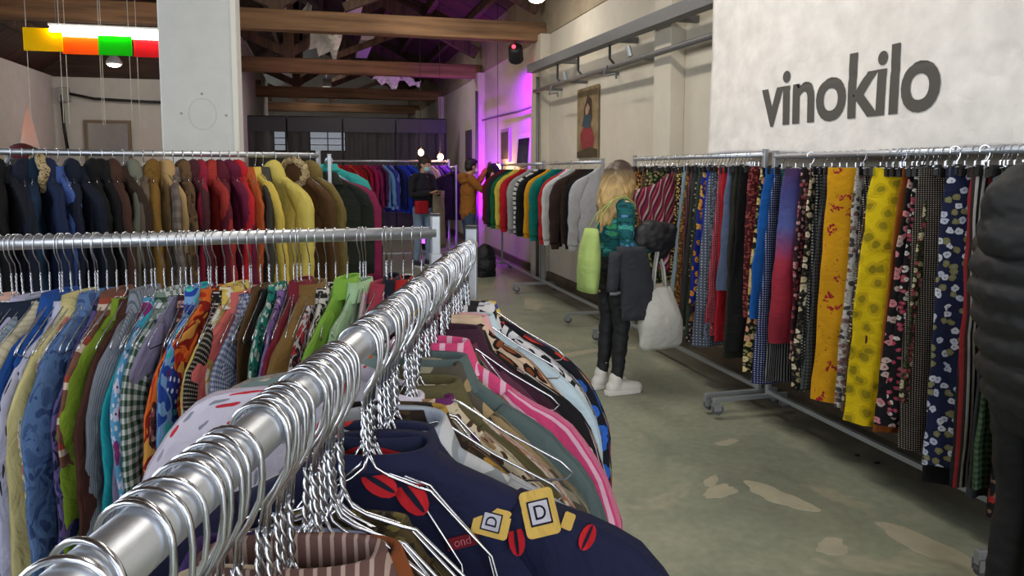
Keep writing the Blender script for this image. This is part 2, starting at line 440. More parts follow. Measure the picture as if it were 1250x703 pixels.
# ---- roof: two slopes of boards, purlins, trusses
RX, RZ = -0.5, 6.15
ce = tag(empty('ceiling', (0, 0, 0), kind='structure'), 'dark timber boarded roof')
for side, (ex, ez) in enumerate(((3.62, 4.25), (-4.6, 3.12))):
    L = math.hypot(ex - RX, RZ - ez); ang = math.atan2(RZ - ez, RX - ex)
    d = Vector((RX - ex, 0, RZ - ez)).normalized(); up = Vector((d.z, 0, -d.x)); up = up if up.z > 0 else -up
    G().rings([[Vector((ex, y, ez)) + up * .05, Vector((RX, y, RZ)) + up * .05, Vector((RX, y, RZ)) + up * .12, Vector((ex, y, ez)) + up * .12] for y in (-4.8, 28.4)]).build('roof_deck', BOARD, ce)
    bw = 0.32
    g0 = G().box((0, .004, 0), (L, bw - .006, .03)); bm_ = [g0.mesh('roof_board'), g0.mesh('roof_board')]; bm_[0].materials.append(BOARD); bm_[1].materials.append(BOARD2)
    M3 = Matrix(((d.x, 0, up.x), (0, 1, 0), (d.z, 0, up.z)))
    if M3.determinant() < 0: pass
    for i in range(int(33 / bw)):
        o = bpy.data.objects.new('roof_board', random.choice(bm_)); COL.objects.link(o); o.parent = ce
        o.matrix_local = Matrix.Translation(Vector((ex, -4.7 + i * bw, ez)) + up * random.uniform(.0, .012)) @ M3.to_4x4()
    for k in range(1, 6):
        p = Vector((ex, 0, ez)) + d * (L * k / 6) - up * .07
        G().beam((p.x, -4.5, p.z), (p.x, 28, p.z), .1, .14).build('purlin', RAFT, ce)
for ty in (2.15, 6.5, 10.7, 15.15, 20.2, 24.9):
    tr = tag(empty('roof_truss', (0, ty, 0), kind='structure'), 'heavy timber roof truss spanning the hall')
    G().box((-4.3, -.11, 3.49), (3.28, .11, 3.76)).build('tie_beam', BEAM, tr, bevel=.015)
    for ex, ez in ((3.2, 4.0), (-4.2, 3.35)):
        dd = Vector((RX - ex, 0, RZ - .35 - ez)); G().beam((ex, 0, ez), (RX, 0, RZ - .3), .18, .22).build('rafter', RAFT, tr)
        q = Vector((ex, 0, ez)) + dd * .52
        G().beam((RX, 0, 3.84), q, .14, .16).build('strut', RAFT, tr)
        q2 = Vector((ex, 0, ez)) + dd * .3
        G().beam((q.x * .5 + RX * .5, 0, 3.84), (q2.x, 0, q2.z), .1, .12).build('strut', RAFT, tr)
    G().box((RX - .1, -.09, 3.76), (RX + .1, .09, RZ - .2)).build('king_post', RAFT, tr)
# torn white insulation sheets hanging from the roof
TORN = simple('torn_insulation', '#cfc9bc', .9, 0, .3, 12)
for k, (px, py, pz, sx, sz, rz, rx, nm) in enumerate(((-.55, 12.6, 4.05, .34, .3, .3, .4, 'grey torn insulation flap hanging by the king post'), (.15, 13.0, 3.75, .5, .42, -.2, .5, 'large white torn insulation flap hanging behind the front tie beam'), (1.6, 17.8, 3.75, .6, .3, .2, .6, 'pale torn insulation flap low between the far trusses'), (.35, 9.2, 4.25, .7, .12, .5, .2, 'reddish lit loose roof batten near the roof top'), (-1.1, 11.4, 4.15, .3, .2, .6, .5, 'small pale torn insulation scrap above the front tie beam'), (-0.15, 12.0, 3.98, .1, .3, .4, .2, 'thin white strip of torn insulation beside the large flap'), (2.15, 17.9, 3.72, .5, .16, .1, .7, 'short pale insulation scrap beside the far flap'))):
    g = G(); nx, nz = 7, 5
    rs = [[(sx * (i / nx - .5), .06 * math.sin(i * 1.3 + j + k), sz * (j / nz - .5) * (1 + .3 * math.sin(i * 2.1 + k))) for i in range(nx + 1)] for j in range(nz + 1)]
    g.rings(rs, caps=False, closed=False)
    tag(g.build('torn_sheet', simple('red_lit_batten', '#a8705a', .8) if 'batten' in nm else TORN, loc=(px, py, pz), rot=(rx, .35, rz), solid=.012), nm, 'insulation')  # batten colour has the reddish light on it painted in

# white column
cl = tag(empty('column', (-.92, 6.75, 0), kind='structure'), 'broad white painted column rising past the coats')
G().box((-.29, -.25, 0), (.285, .25, 4.0)).build('column_shaft', COLM, cl, bevel=.012)
G().box((.255, -.262, 0), (.296, -.22, 4.0)).build('corner_strip', simple('corner_strip_paint', '#e4e2d6', .6), cl, bevel=.004)
g = G(); g.tube([(.02 + .105 * math.cos(a), -.2515, 2.06 + .125 * math.sin(a)) for a in np.linspace(0, 2 * PI, 41)], .0022, 5, caps=False); g.build('round_scar', simple('scar', '#c9cac5', .9), cl)
for dx, dz in ((.02, .22), (-.14, .06), (.2, .05)): G().ball((.0 + dx, -.25, 2.0 + dz), .011, .004, .011, 8, 6).build('filled_hole', simple('hole_filler', '#9b9a94', .9), cl)

# ------------------------------------------------------------------ pipes and fittings on the long wall
def wallpipe(name, a, b, r, lab, sq=False):
    t = tag(empty(name, (0, 0, 0)), lab, 'pipe')
    (G().beam(a, b, r * 2.4, r * 2.2) if sq else G().tube([a, b], r, 10)).build('pipe_run', PIPE, t, smooth=not sq)
    return t


up = wallpipe('conduit_rail', (3.02, 10.5, 3.07), (3.02, 1.0, 2.84), .052, 'grey steel channel running along the top of the long wall', True)
for y in (9.3, 7.4, 6.1): G().box((3.02, y - .03, 3.0 - (10.5 - y) * .024 + .02), (3.3, y + .03, 3.04 - (10.5 - y) * .024 + .04)).build('bracket', PIPE, up)
for y in (9.35, 7.55, 8.55): G().tube([(3.05, y, 3.0), (3.05, y, 2.80), (3.08, y - .05, 2.74)], .014, 6).build('hanger_strap', BLACKP, up)
lo_ = wallpipe('water_pipe', (3.07, 10.5, 2.75), (3.07, 1.0, 2.61), .028, 'thin grey pipe below the steel channel on the wall')
for y in (9.9, 8.9, 7.9, 6.7): G().box((3.07, y - .015, 2.735 - (10.5 - y) * .0147 - .02), (3.3, y + .015, 2.735 - (10.5 - y) * .0147 + .015)).build('bracket', PIPE, lo_)
for y in (9.55, 7.6): G().tube([(3.04, y, 2.73), (3.0, y, 2.62), (3.0, y - .35, 2.6), (3.0, y - .36, 2.55)], .013, 6).build('spur', PIPE, lo_)
for y in (9.0, 7.0):
    G().tube([(3.05, y, 2.74), (3.03, y + .02, 2.84)], .03, 8).build('valve', STEEL2, lo_)
tag(G().tube([(3.1, 10.42, 2.95), (3.1, 10.42, 0.02)], .026, 10).build('down_pipe', PIPE, smooth=True), 'upright grey pipe on the pilaster beside the purple light', 'pipe')
tag(G().tube([(3.12, 14.82, 3.2), (3.12, 14.82, .02)], .03, 8).build('down_pipe', PIPE, smooth=True), 'upright grey pipe on the far purple lit pilaster', 'pipe')
tag(G().tube([(3.24, 14.8, 2.62), (3.24, 12.0, 2.58), (3.24, 10.97, 2.6)], .018, 6).build('cable_run', PIPE, smooth=True), 'thin cable line crossing the purple lit wall bay', 'cable')
tag(G().tube([(-4.1, 13.93, 2.9), (-3.6, 13.9, 2.8), (-2.8, 13.9, 2.77), (-1.6, 13.9, 2.75)], .025, 6).build('cable_run', BLACKP, smooth=True), 'black cable running across the end wall above the mirror', 'cable')
tag(G().tube([(-4.1, 13.9, 2.85), (-4.08, 13.9, 2.3), (-4.04, 13.9, 1.9)], .025, 6).build('cable_run', BLACKP, smooth=True), 'black cable dropping down the corner of the end wall', 'cable')
jb = tag(G().box((-4.15, 13.88, 2.74), (-3.98, 13.99, 2.98)).build('junction_box', simple('grey_box', '#a9a69e', .6), bevel=.01), 'small grey junction box in the corner of the end wall', 'electrical box')

# ------------------------------------------------------------------ banner with lettering
def ban_off(y, z):
    return .020 * noise.noise(Vector((y * 1.3, z * 1.1, 3.1))) + .010 * noise.noise(Vector((y * 3.1, z * 2.3, 9))) + .008 * math.sin(y * 4.1 + z * .9) * (0.3 + .7 * max(0, (2.4 - z))) \
        - .006 * math.exp(-((z - 2.13) / .012) ** 2)


bt = tag(empty('banner', (0, 0, 0)), 'big white cloth banner with dark grey lettering on the wall', 'banner')
g = G(); ny, nz = 120, 60
rs = []
for j in range(nz + 1):
    row = []
    for i in range(ny + 1):
        u_ = i / ny; v_ = j / nz
        y = 5.16 - (5.16 - 0.8) * u_ + .03 * (1 - v_) * (1 - u_); z = 1.718 - .05 * u_ + (3.3 - 1.70) * v_ + .012 * math.sin(u_ * 13) * (1 - v_)
        row.append((2.915 - ban_off(y, z), y, z))
    rs.append(row)
g.rings(rs, caps=False, closed=False)
BAN = fabric('plain', ['#fffaf5'], 1.0, .9, .12)
g.build('banner_cloth', BAN, bt, smooth=True, solid=.003)
cu = bpy.data.curves.new('lettering', 'FONT'); cu.body = 'vinokilo'; cu.size = 1.0; cu.offset = 0.022; cu.resolution_u = 5; cu.space_character = 0.96
to = bpy.data.objects.new('lettering_source', cu); COL.objects.link(to)
bpy.context.view_layer.update()
me = bpy.data.meshes.new_from_object(to.evaluated_get(bpy.context.evaluated_depsgraph_get()))
bpy.data.objects.remove(to)
bm = bmesh.new(); bm.from_mesh(me); bmesh.ops.triangulate(bm, faces=bm.faces)
xs = [v.co.x for v in bm.verts]; ys = [v.co.y for v in bm.verts]; x0, x1, y1 = min(xs), max(xs), max(ys)
sx, sy = 1.50 / (x1 - x0), .352 / y1
for v in bm.verts: v.co = Vector(((v.co.x - x0) * sx, v.co.y * sy, 0))
for _ in range(4):
    es = [e for e in bm.edges if e.calc_length() > .035]
    if es: bmesh.ops.subdivide_edges(bm, edges=es, cuts=1); bmesh.ops.triangulate(bm, faces=[f for f in bm.faces if len(f.verts) > 3])
for v in bm.verts:
    y = 4.47 - v.co.x; z = 1.905 + v.co.y; v.co = Vector((2.9105 - ban_off(y, z), y, z))
bmesh.ops.recalc_face_normals(bm, faces=bm.faces)
me = bpy.data.meshes.new('lettering'); bm.to_mesh(me); bm.free(); me.materials.append(simple('print_grey', '#57534f', .9, 0, 0, 3, .12))
lt = bpy.data.objects.new('lettering', me); COL.objects.link(lt); lt.parent = bt; tag(lt, 'dark grey lower-case lettering')

# ------------------------------------------------------------------ pictures and mirrors on walls
po = tag(empty('poster', (3.27, 8.82, 1.76)), 'tall coloured figure poster hanging on the wall', 'poster')
G().box((0, -.37, 0), (.015, .37, .88)).build('paper', plaster('poster_paper', '#94805f', '#5f4d36', 6, .9), po)
for nm, col, pts in (('print', '#4b3426', [(-.1, .62), (.02, .78), (.16, .72), (.18, .5), (.1, .38), (-.05, .42), (-.12, .5)]), ('print', '#a53a3f', [(-.2, .12), (.2, .08), (.26, .25), (.1, .45), (-.12, .4), (-.24, .3)]), ('print', '#c9a185', [(-.05, .52), (.05, .55), (.1, .62), (.02, .68), (-.06, .62)]), ('print', '#58472f', [(-.36, 0.01), (.36, 0.01), (.36, .1), (.1, .14), (-.36, .08)]), ('print', '#3f5562', [(-.18, .4), (.12, .36), (.16, .52), (-.1, .55)])):
    G().rings([[(-.003 - .0004 * len(po.children), -y, z) for y, z in pts], [(.002, -y, z) for y, z in pts]]).build(nm, simple('print' + col, col, .8, 0, 0, 14, .75), po)
mr = tag(empty('leaning_mirror', (3.20, 11.75, 1.2), rot=(0, R(4), 0)), 'white framed dark mirror leaning on the purple lit wall', 'mirror')
G().box((0, -.4, 0), (.04, .4, 1.0)).build('frame', simple('white_frame', '#d8d4d6', .5), mr, bevel=.006); G().box((-.008, -.33, .07), (.0, .33, .93)).build('mirror_glass', simple('dark_mirror', '#6a5f66', .12, .9), mr)
for y, z0, z1, lab, c in ((16.4, 1.6, 2.5, 'narrow dark poster at the far end of the wall', '#4c4440'), (13.0, 1.75, 2.35, 'small pale framed picture on the purple wall', '#a690b0')):
    p = tag(empty('framed_picture', (3.27, y, z0)), lab, 'picture'); G().box((-.02, -.3, 0), (.03, .3, z1 - z0)).build('frame', simple('thin_frame' + c, c, .6), p); G().box((-.028, -.24, .06), (-.02, .24, z1 - z0 - .06)).build('print', simple('pic' + c, '#5d5254', .7, 0, 0, 5, .6), p)
mr = tag(empty('wall_mirror', (-3.80, 13.93, 1.3)), 'wooden framed mirror on the end wall left of the column', 'mirror')
G().box((0, 0, 0), (.72, .05, .05)).box((0, 0, 1.1), (.72, .05, 1.15)).box((0, 0, .05), (.05, .05, 1.1)).box((.67, 0, .05), (.72, .05, 1.1)).build('frame', simple('brown_frame', '#7c6a55', .6), mr)
G().box((.04, .03, .04), (.68, .045, 1.11)).build('mirror_glass', simple('mirror_silver', '#c9ccce', .04, 1.0), mr)

# ------------------------------------------------------------------ lamps
TUBE = emit('tube_glow', '#fff1dd', 14)
fl = tag(empty('tube_lamp', (-2.17, 9.0, 3.10)), 'glowing white tube lamp hung over the coloured panels', 'lamp')
G().tube([(-.55, 0, -.02), (.55, 0, -.02)], .05, 14).build('tube', TUBE, fl, smooth=True)
G().box((-.57, -.03, .035), (.57, .03, .06)).build('housing', simple('lamp_housing', '#d9d6cf', .5), fl, bevel=.005)
for x in (-.5, .5): G().tube([(x, 0, .07), (x, 0, 1.2)], .004, 5).build('hanging_wire', PIPE, fl)


def acrylic(name, col):
    t = NT(name); c = lin(col); t.b.inputs['Base Color'].default_value = c; t.b.inputs['Roughness'].default_value = .15
    tr = t.n('ShaderNodeBsdfTranslucent'); tr.inputs[0].default_value = c; mx = t.n('ShaderNodeMixShader'); mx.inputs[0].default_value = .55
    out = t.t.nodes['Material Output']; t.l(t.b.outputs[0], mx.inputs[1]); t.l(tr.outputs[0], mx.inputs[2]); t.l(mx.outputs[0], out.inputs[0])
    return t.m


for nm, col, x0, x1, y_, z0, z1 in (('yellow', '#ffd800', -2.97, -2.60, 8.96, 2.86, 3.1), ('orange', '#ff6a12', -2.63, -2.24, 9.04, 2.85, 3.06), ('green', '#30e020', -2.26, -1.93, 8.96, 2.84, 3.05), ('red', '#f02a34', -1.93, -1.63, 9.04, 2.845, 3.05)):
    p = tag(empty('hanging_panel', ((x0 + x1) / 2, y_, z0)), nm + ' translucent panel hanging on thin wires under the tube lamp', 'panel', 'coloured panels under the tube lamp')
    h = (x1 - x0) / 2
    G().box((-h, -.006, 0), (h, .006, z1 - z0)).build('sheet', acrylic('acrylic_' + nm, col), p, bevel=.002)
    for x in (-h + .03, h - .03):
        G().tube([(x, 0, -.75), (x, 0, 1.2)], .0035, 5).build('hanging_wire', simple('pale_wire', '#b9b0a0', .6), p)


def pendant(loc, lab, power, col=(1, .95, .88), rad=.11):
    p = tag(empty('pendant_lamp', loc), lab, 'lamp')
    G().rings([[(r_ * math.cos(2 * PI * j / 16), r_ * math.sin(2 * PI * j / 16), z) for j in range(16)] for r_, z in ((rad, 0), (rad * 1.05, .03), (rad * .7, .1), (rad * .2, .16))]).build('lamp_shade', simple('lamp_shade_white', '#d8d8d8', .5), p, smooth=True)
    G().ball((0, 0, -.005), rad * .85, rad * .85, .035, 14, 8).build('bulb', TUBE, p, smooth=True)
    G().tube([(0, 0, .15), (0, 0, 1.4)], .005, 5).build('cord', BLACKP, p)
    l = bpy.data.lights.new('pendant_light', 'POINT'); l.energy = power; l.color = col; l.shadow_soft_size = .1
    o = bpy.data.objects.new('pendant_light', l); COL.objects.link(o); o.location = Vector(loc) - Vector((0, 0, .1))


pendant((2.66, 9.0, 3.71), 'round white pendant lamp under the roof beside the long wall', 9)
pendant((-2.95, 12.5, 3.2), 'white lamp glowing under the roof above the end wall mirror', 12)
for ly in (0.4, 4.4, 8.6, 13.2, 16.3, 23.5):  # housings for the fill lights added under the roof
    p = tag(empty('fill_batten', (1.3 if ly < 10 else .6 if ly < 15 else 1.0 if ly < 20 else .3, ly, 4.2)), None, 'lamp'); p['label'] = 'long added batten fill light under the roof, hung at %s' % {0.4: 'the camera end', 4.4: 'the column', 8.6: 'the middle of the hall', 13.2: 'the purple wall bay', 16.3: 'the near side of the black screen', 23.5: 'the far end behind the screen'}[ly]
    G().box((-.13, -1.2, -.04), (.13, 1.2, .05)).build('housing', simple('lamp_housing', '#d9d6cf', .5), p, bevel=.01)
    for y in (-.9, .9): G().tube([(0, y, .05), (0, y, 1.6)], .004, 5).build('hanging_wire', PIPE, p)


def spot(name, loc, target, power, col, size, lab, lens):
    p = tag(empty(name, loc), lab, 'spotlight')
    d = (Vector(target) - Vector(loc)).normalized()
    G().tube([-d * .2, -d * .17, d * .04, d * .05], [.06, .105, .11, .115], 14).build('can', BLACKP, p, smooth=True)
    G().tube([d * .045, d * .058], .095, 14).build('lens', lens, p)
    if name == 'stage_spotlight': G().ball((.0, -.02, .0) - np.array(d) * .19 + np.array((-.03, 0, .0)), .03, .03, .03, 10, 8).build('indicator', lens, p)
    G().tube([(0, .13, 0), (.0, .13, .2), (0, -.13, .2), (0, -.13, 0)], .01, 5).build('yoke', BLACKP, p)
    l = bpy.data.lights.new(name + '_beam', 'SPOT'); l.energy = power; l.color = col; l.spot_size = size; l.spot_blend = .6; l.shadow_soft_size = .06
    o = bpy.data.objects.new(name + '_beam', l); COL.objects.link(o); o.location = Vector(loc) + d * .09; o.rotation_euler = d.to_track_quat('-Z', 'Y').to_euler()


PURP = (.38, .0, 1.0)
PL = emit('purple_lens', '#b040ff', 4)
spot('stage_spotlight', (2.86, 10.75, 3.28), (3.3, 12.1, 2.2), 480, PURP, R(82), 'black can spotlight glowing red and purple high on the wall', emit('red_lens', '#ff3a50', 3))
spot('floor_uplight', (2.75, 13.7, .25), (3.3, 14.6, 2.0), 460, PURP, R(95), 'purple floor uplight behind the racks by the far pilaster', PL)
spot('floor_uplight', (1.95, 14.2, .25), (1.6, 13.0, 1.3), 90, PURP, R(100), 'purple floor uplight behind the dark jackets', PL)
BULB = emit('warm_bulb', '#ffb868', 45)
for loc, lab, c, pw in (((1.80, 13.45, 1.93), 'bare warm bulb glowing above the rainbow rack behind the masked man', (1, .65, .3), 9), ((3.1, 12.9, 1.66), 'bare warm bulb glowing low on the purple wall', (1, .6, .3), 6), ((2.1, 13.1, 1.84), 'small warm bulb at the end post of the rainbow rack', (1, .6, .3), 3)):
    p = tag(empty('bare_bulb', loc), lab, 'lamp')
    G().ball((0, 0, 0), .05, .05, .06, 12, 8).build('bulb', BULB, p, smooth=True); G().tube([(0, 0, .05), (0, 0, .1)], .02, 8).build('socket', BLACKP, p); G().tube([(0, 0, .1), (0, 0, 6.15 - (loc[0] + .5) * .461 - loc[2])], .005, 5).build('cord', BLACKP, p)
    l = bpy.data.lights.new('bulb_light', 'POINT'); l.energy = pw; l.color = c; l.shadow_soft_size = .05
    o = bpy.data.objects.new('bulb_light', l); COL.objects.link(o); o.location = Vector(loc) + Vector((0, -.12, 0))

# ------------------------------------------------------------------ black mesh curtain across the hall
t = NT('black_mesh_cloth'); t.b.inputs['Base Color'].default_value = lin('#26262a'); t.b.inputs['Roughness'].default_value = .6
tp = t.n('ShaderNodeBsdfTransparent'); mx = t.n('ShaderNodeMixShader'); mx.inputs[0].default_value = .22
t.l(t.b.outputs[0], mx.inputs[1]); t.l(tp.outputs[0], mx.inputs[2]); t.l(mx.outputs[0], t.t.nodes['Material Output'].inputs[0]); MESHC = t.m
cu_ = tag(empty('screen_curtain', (0, 17.5, 0)), 'tall black netting screen on posts hiding the far end of the hall', 'curtain')
edges_ = [-1.85, -.67, .55, 1.76, 2.95]
for k in range(4):
    x0, x1 = edges_[k], edges_[k + 1]; g = G(); nx = 40
    rs = [[(x0 + (x1 - x0) * i / nx, .03 * math.sin(i * .9 + k) * (1 - .4 * z / 2.8) + .05 * noise.noise(Vector((i * .12, z * 1.2, k))), z - .03 * math.sin(PI * i / nx) * (z / 2.8)) for i in range(nx + 1)] for z in np.linspace(.0, 2.80, 16)]
    g.rings(rs, caps=False, closed=False); g.build('netting_panel', MESHC, cu_, smooth=True)
    G().box((x0 + .02, -.05, 2.48), (x1 - .02, -.04, 2.80)).build('top_band', simple('black_band', '#2f2f33', .5, 0, .3, 9), cu_)
for x in edges_: G().tube([(x, .06, 0), (x, .06, 2.82)], .025, 8).build('post', PIPE, cu_, smooth=True)
G().tube([(-1.85, .06, 2.81), (2.95, .06, 2.81)], .02, 8).build('top_rail', BLACKP, cu_, smooth=True)
#@@PART2
# ------------------------------------------------------------------ clothes racks
def caster(parent, loc):
    c = G().box((-.012, -.02, .055), (.012, .02, .085)).box((-.022, -.03, .03), (-.016, .02, .075)).box((.016, -.03, .03), (.022, .02, .075)).build('caster', STEEL2, parent, loc=loc)
    g = G(); g.tube([(-.014, -.015, .036), (-.012, -.015, .036), (.012, -.015, .036), (.014, -.015, .036)], [.03, .036, .036, .03], 14); g.build('wheel', GREYRUB, c)


def rack(label, a, b, h, rr=.017, base=.14, post=.032, foot=(.40, .12), sleeve=None, capz=.03, nose=0.0, detail=True):
    """a, b: plan positions of the two end posts; foot: reach of the cross bars to either side"""
    a, b = Vector((a[0], a[1], 0)), Vector((b[0], b[1], 0)); d = (b - a); L = d.length; d.normalize()
    t = tag(empty('clothes_rack', a, math.atan2(d.y, d.x)), label, 'clothes rack')
    G().tube([(0, 0, h), (L, 0, h)], rr, 18).build('rail', STEEL, t, smooth=True)
    for x in (0, L):
        o = G().box((x - post * .42, -post * .42, base), (x + post * .42, post * .42, h + capz)).build('post', STEEL2, t, bevel=.003)
        G().box((x - post * .45, -post * .45, h + capz), (x + post * .45, post * .45, h + capz + .006)).build('post_cap', BLACKP if sleeve else STEEL2, o)
        if sleeve: G().box((x - post * .52, -post * .52, base), (x + post * .52, post * .52, sleeve)).build('post_sleeve', STEEL2, o, bevel=.003)
        f = G().box((x - .014, -foot[0], base - .028), (x + .014, foot[1], base)).build('foot_bar', STEEL2, t, bevel=.003)
        for y in (-foot[0] + .02, foot[1] - .02): caster(t, (x, y, base - .113))
    G().box((0, -.014, base - .0), (L, .014, base + .028)).build('base_bar', STEEL2, t, bevel=.003)
    return t


RK = R(18.0); RD = Vector((math.sin(RK), math.cos(RK), 0))
FR0 = Vector((.355, 1.752, 0)); FRH = 1.42
rack('steel clothes rack in front, its thick round rail crowded with wire hooks', FR0, FR0 - RD * 1.98, FRH, .0162, .14, .031, (.3, .3), sleeve=1.25, capz=.042)
LRY, LRH = 2.125, 1.42
rack('crossing shirt rack, steel, hung with colourful shirts behind the hook-crowded rail', (.325, LRY + .01), (-1.75, LRY - .06), LRH, .0178, .14, .031, (.3, .3), sleeve=1.36, capz=.05)
BR0, BR1 = Vector((.0, 5.12, 0)), Vector((-2.0, 4.29, 0))
rack('winter coat rack of steel standing before the white column', BR0, BR1, 1.70, .017, .14, .03, (.3, .3))
rack('steel clothes rack of facing coats beyond the winter coats', (.075, 5.35), (.075, 7.2), 1.68, .017, .14, .03, (.3, .3))
rack('steel clothes rack with the rainbow row of tops before the black screen', (.18, 13.0), (2.23, 13.0), 1.765, .017, .14, .035, (.3, .3))
rack('steel clothes rack of dark jackets between the two men', (2.26, 12.45), (2.26, 14.2), 1.66, .017, .14, .035, (.3, .3))
XR, HR = 2.83, 1.69
FT = (.14, .40)
rack('long skirt rack of steel running up to the black puffer jacket', (XR, 2.2), (XR, 4.18), HR, .017, .14, .036, FT)
rack('steel clothes rack of trousers and skirts beside the blonde woman', (XR, 4.29), (XR, 6.36), HR + .015, .017, .14, .036, FT)
rack('steel rack with the white and brown sweatshirts beyond the blonde woman', (XR, 7.16), (XR, 9.2), HR, .017, .14, .036, FT)
rack('steel rack with the maroon and yellow sweatshirts near the purple wall', (XR, 9.27), (XR, 11.5), HR, .017, .14, .036, FT)


# ------------------------------------------------------------------ hangers
def hook_pts(rr, stem, n=14, lean=.012):
    R0 = rr + .004; pts = []
    for i in range(n + 1):
        q = PI * (1.12 - 1.12 * i / n) + 0.0
        pts.append((R0 * math.cos(q), 0, R0 * math.sin(q)))
    pts += [(R0 * 1.0, 0, -.012), (R0 * .9, 0, -.026), (R0 * .5, 0, -.042), (R0 * .15, 0, -.052)]
    return pts + [(0, 0, -stem)]


def hanger_mesh(name, rr, stem, tw, wire, fine, lift=0.0, hw=.2, seg=6, dr=.118):
    g = G(); hp = hook_pts(rr, stem, 14 if fine else 7)
    g.tube(hp, wire, seg)
    z1 = -(stem + tw)
    if fine:
        for ph in (0, PI):
            g.tube([(wire * .9 * math.cos(ph + 13 * k / 18), wire * .9 * math.sin(ph + 13 * k / 18), -stem + .006 - (tw + .006) * k / 18) for k in range(19)], wire * .85, 5)
    else: g.tube([(0, 0, -stem), (0, 0, z1)], wire * 1.4, seg)
    for s in (-1, 1):
        arm = [(0, 0, z1 + .004), (s * .006, 0, z1 - .012), (s * .02, 0, z1 - .022), (s * .05, 0, z1 - .024 + lift), (s * .062, 0, z1 - .028 + lift), (s * .12, 0, z1 - .026 - dr * .36 + lift), (s * (hw - .015), 0, z1 - dr * .91 + lift * .6), (s * hw, 0, z1 - dr), (s * (hw - .01), 0, z1 - dr - .009), (0, 0, z1 - dr - .009)]
        if not fine: arm = arm[1::2] + [(0, 0, z1 - dr - .009)]
        g.tube(arm, wire, seg)
    me = g.mesh(name); me.materials.append(CHROME); me.polygons.foreach_set('use_smooth', [True] * len(me.polygons)); return me


HM_FRONT = hanger_mesh('wire_hanger', .0162, .078, .045, .0018, True, -.008, .18, dr=.19)
HM_LOOSE = hanger_mesh('wire_hanger', .0162, .078, .045, .0018, True, .008, .21, dr=.125)
HM_BARE = hanger_mesh('wire_hanger', .0162, .074, .045, .0018, True, -.012, .15, dr=.21)
HM_LEFT = hanger_mesh('wire_hanger', .0178, .082, .042, .0016, True, .008)
HM_FAR = hanger_mesh('wire_hanger', .017, .05, .03, .0022, False, 0, .19, 5)


def clip_hanger_mesh():
    g = G(); g.tube(hook_pts(.017, .05, 8), .0024, 5); g.tube([(0, 0, -.045), (0, 0, -.075)], .004, 6); g.tube([(-.16, 0, -.075), (.16, 0, -.075)], .0035, 6)
    me = g.mesh('clip_hanger'); me.materials.append(CHROME); return me


HM_CLIP = clip_hanger_mesh()
g = G().box((-.012, -.012, -.115), (.012, .012, -.068)); CLIPM = g.mesh('clip'); CLIPM.materials.append(BLACKP)


def put_hanger(me, loc, rot, label, group=None, name='wire_hanger'):
    o = bpy.data.objects.new(name, me); COL.objects.link(o); o.location = loc; o.rotation_euler = rot
    tag(o, label, 'hanger', group)
    if me is HM_CLIP:
        for s in (-.13, .13):
            c = bpy.data.objects.new('clip', CLIPM); COL.objects.link(c); c.parent = o; c.location = (s, 0, 0)
    return o


# ------------------------------------------------------------------ garments
def sp(v, e):
    return math.copysign(abs(v) ** e, v)


def gring(a, b, z, N, seed, A=0, kx=30, ph=0, nz=.006, cx=0, tw=0, b2=1.0):
    out = []
    for j in range(N):
        q = 2 * PI * j / N; x = a * sp(math.cos(q), .85); y = b * sp(math.sin(q), .75) * (b2 if math.sin(q) > 0 else 1)
        f = A * math.sin(kx * x + ph + 1.1 * math.sin(z * 2.6 + seed)) if A else 0
        if nz:
            f += nz * noise.noise((x * 8, z * 6, seed * 1.7)); x2 = x + nz * .8 * noise.noise((seed * 2.3, z * 7, x * 2))
        else: x2 = x
        out.append((cx + x2, y + f, z))
    return out


def ruv(rings, u0=0):
    return [(u0 + p[0], p[2]) for r_ in rings for p in r_]


KN = {'shirt': 'shirt', 'tee': 'short_sleeve_shirt', 'sweat': 'sweater', 'coat': 'coat', 'hood': 'hooded_coat', 'dress': 'dress', 'jacket': 'jacket', 'tank': 'sleeveless_top', 'blouse': 'blouse'}
KC = {'shirt': 'shirt', 'tee': 'shirt', 'sweat': 'sweater', 'coat': 'coat', 'hood': 'coat', 'dress': 'dress', 'jacket': 'jacket', 'tank': 'top', 'blouse': 'blouse'}
DIM = {  # shoulder, length, hem, sleeve length, thickness, shoulder drop, collar
    'shirt': (.205, .68, .215, .52, .017, .075, 'shirt'), 'tee': (.205, .64, .215, .24, .016, .07, 'shirt'), 'blouse': (.195, .62, .21, .48, .015, .08, 'band'),
    'sweat': (.225, .70, .205, .60, .026, .08, 'band'), 'coat': (.225, 1.0, .25, .62, .034, .085, 'lapel'), 'hood': (.22, .98, .25, .62, .036, .09, 'hood'),
    'dress': (.18, 1.0, .24, .2, .016, .07, 'band'), 'jacket': (.225, .72, .21, .60, .03, .08, 'shirt'), 'tank': (.17, .60, .2, 0, .014, .06, 'band')}


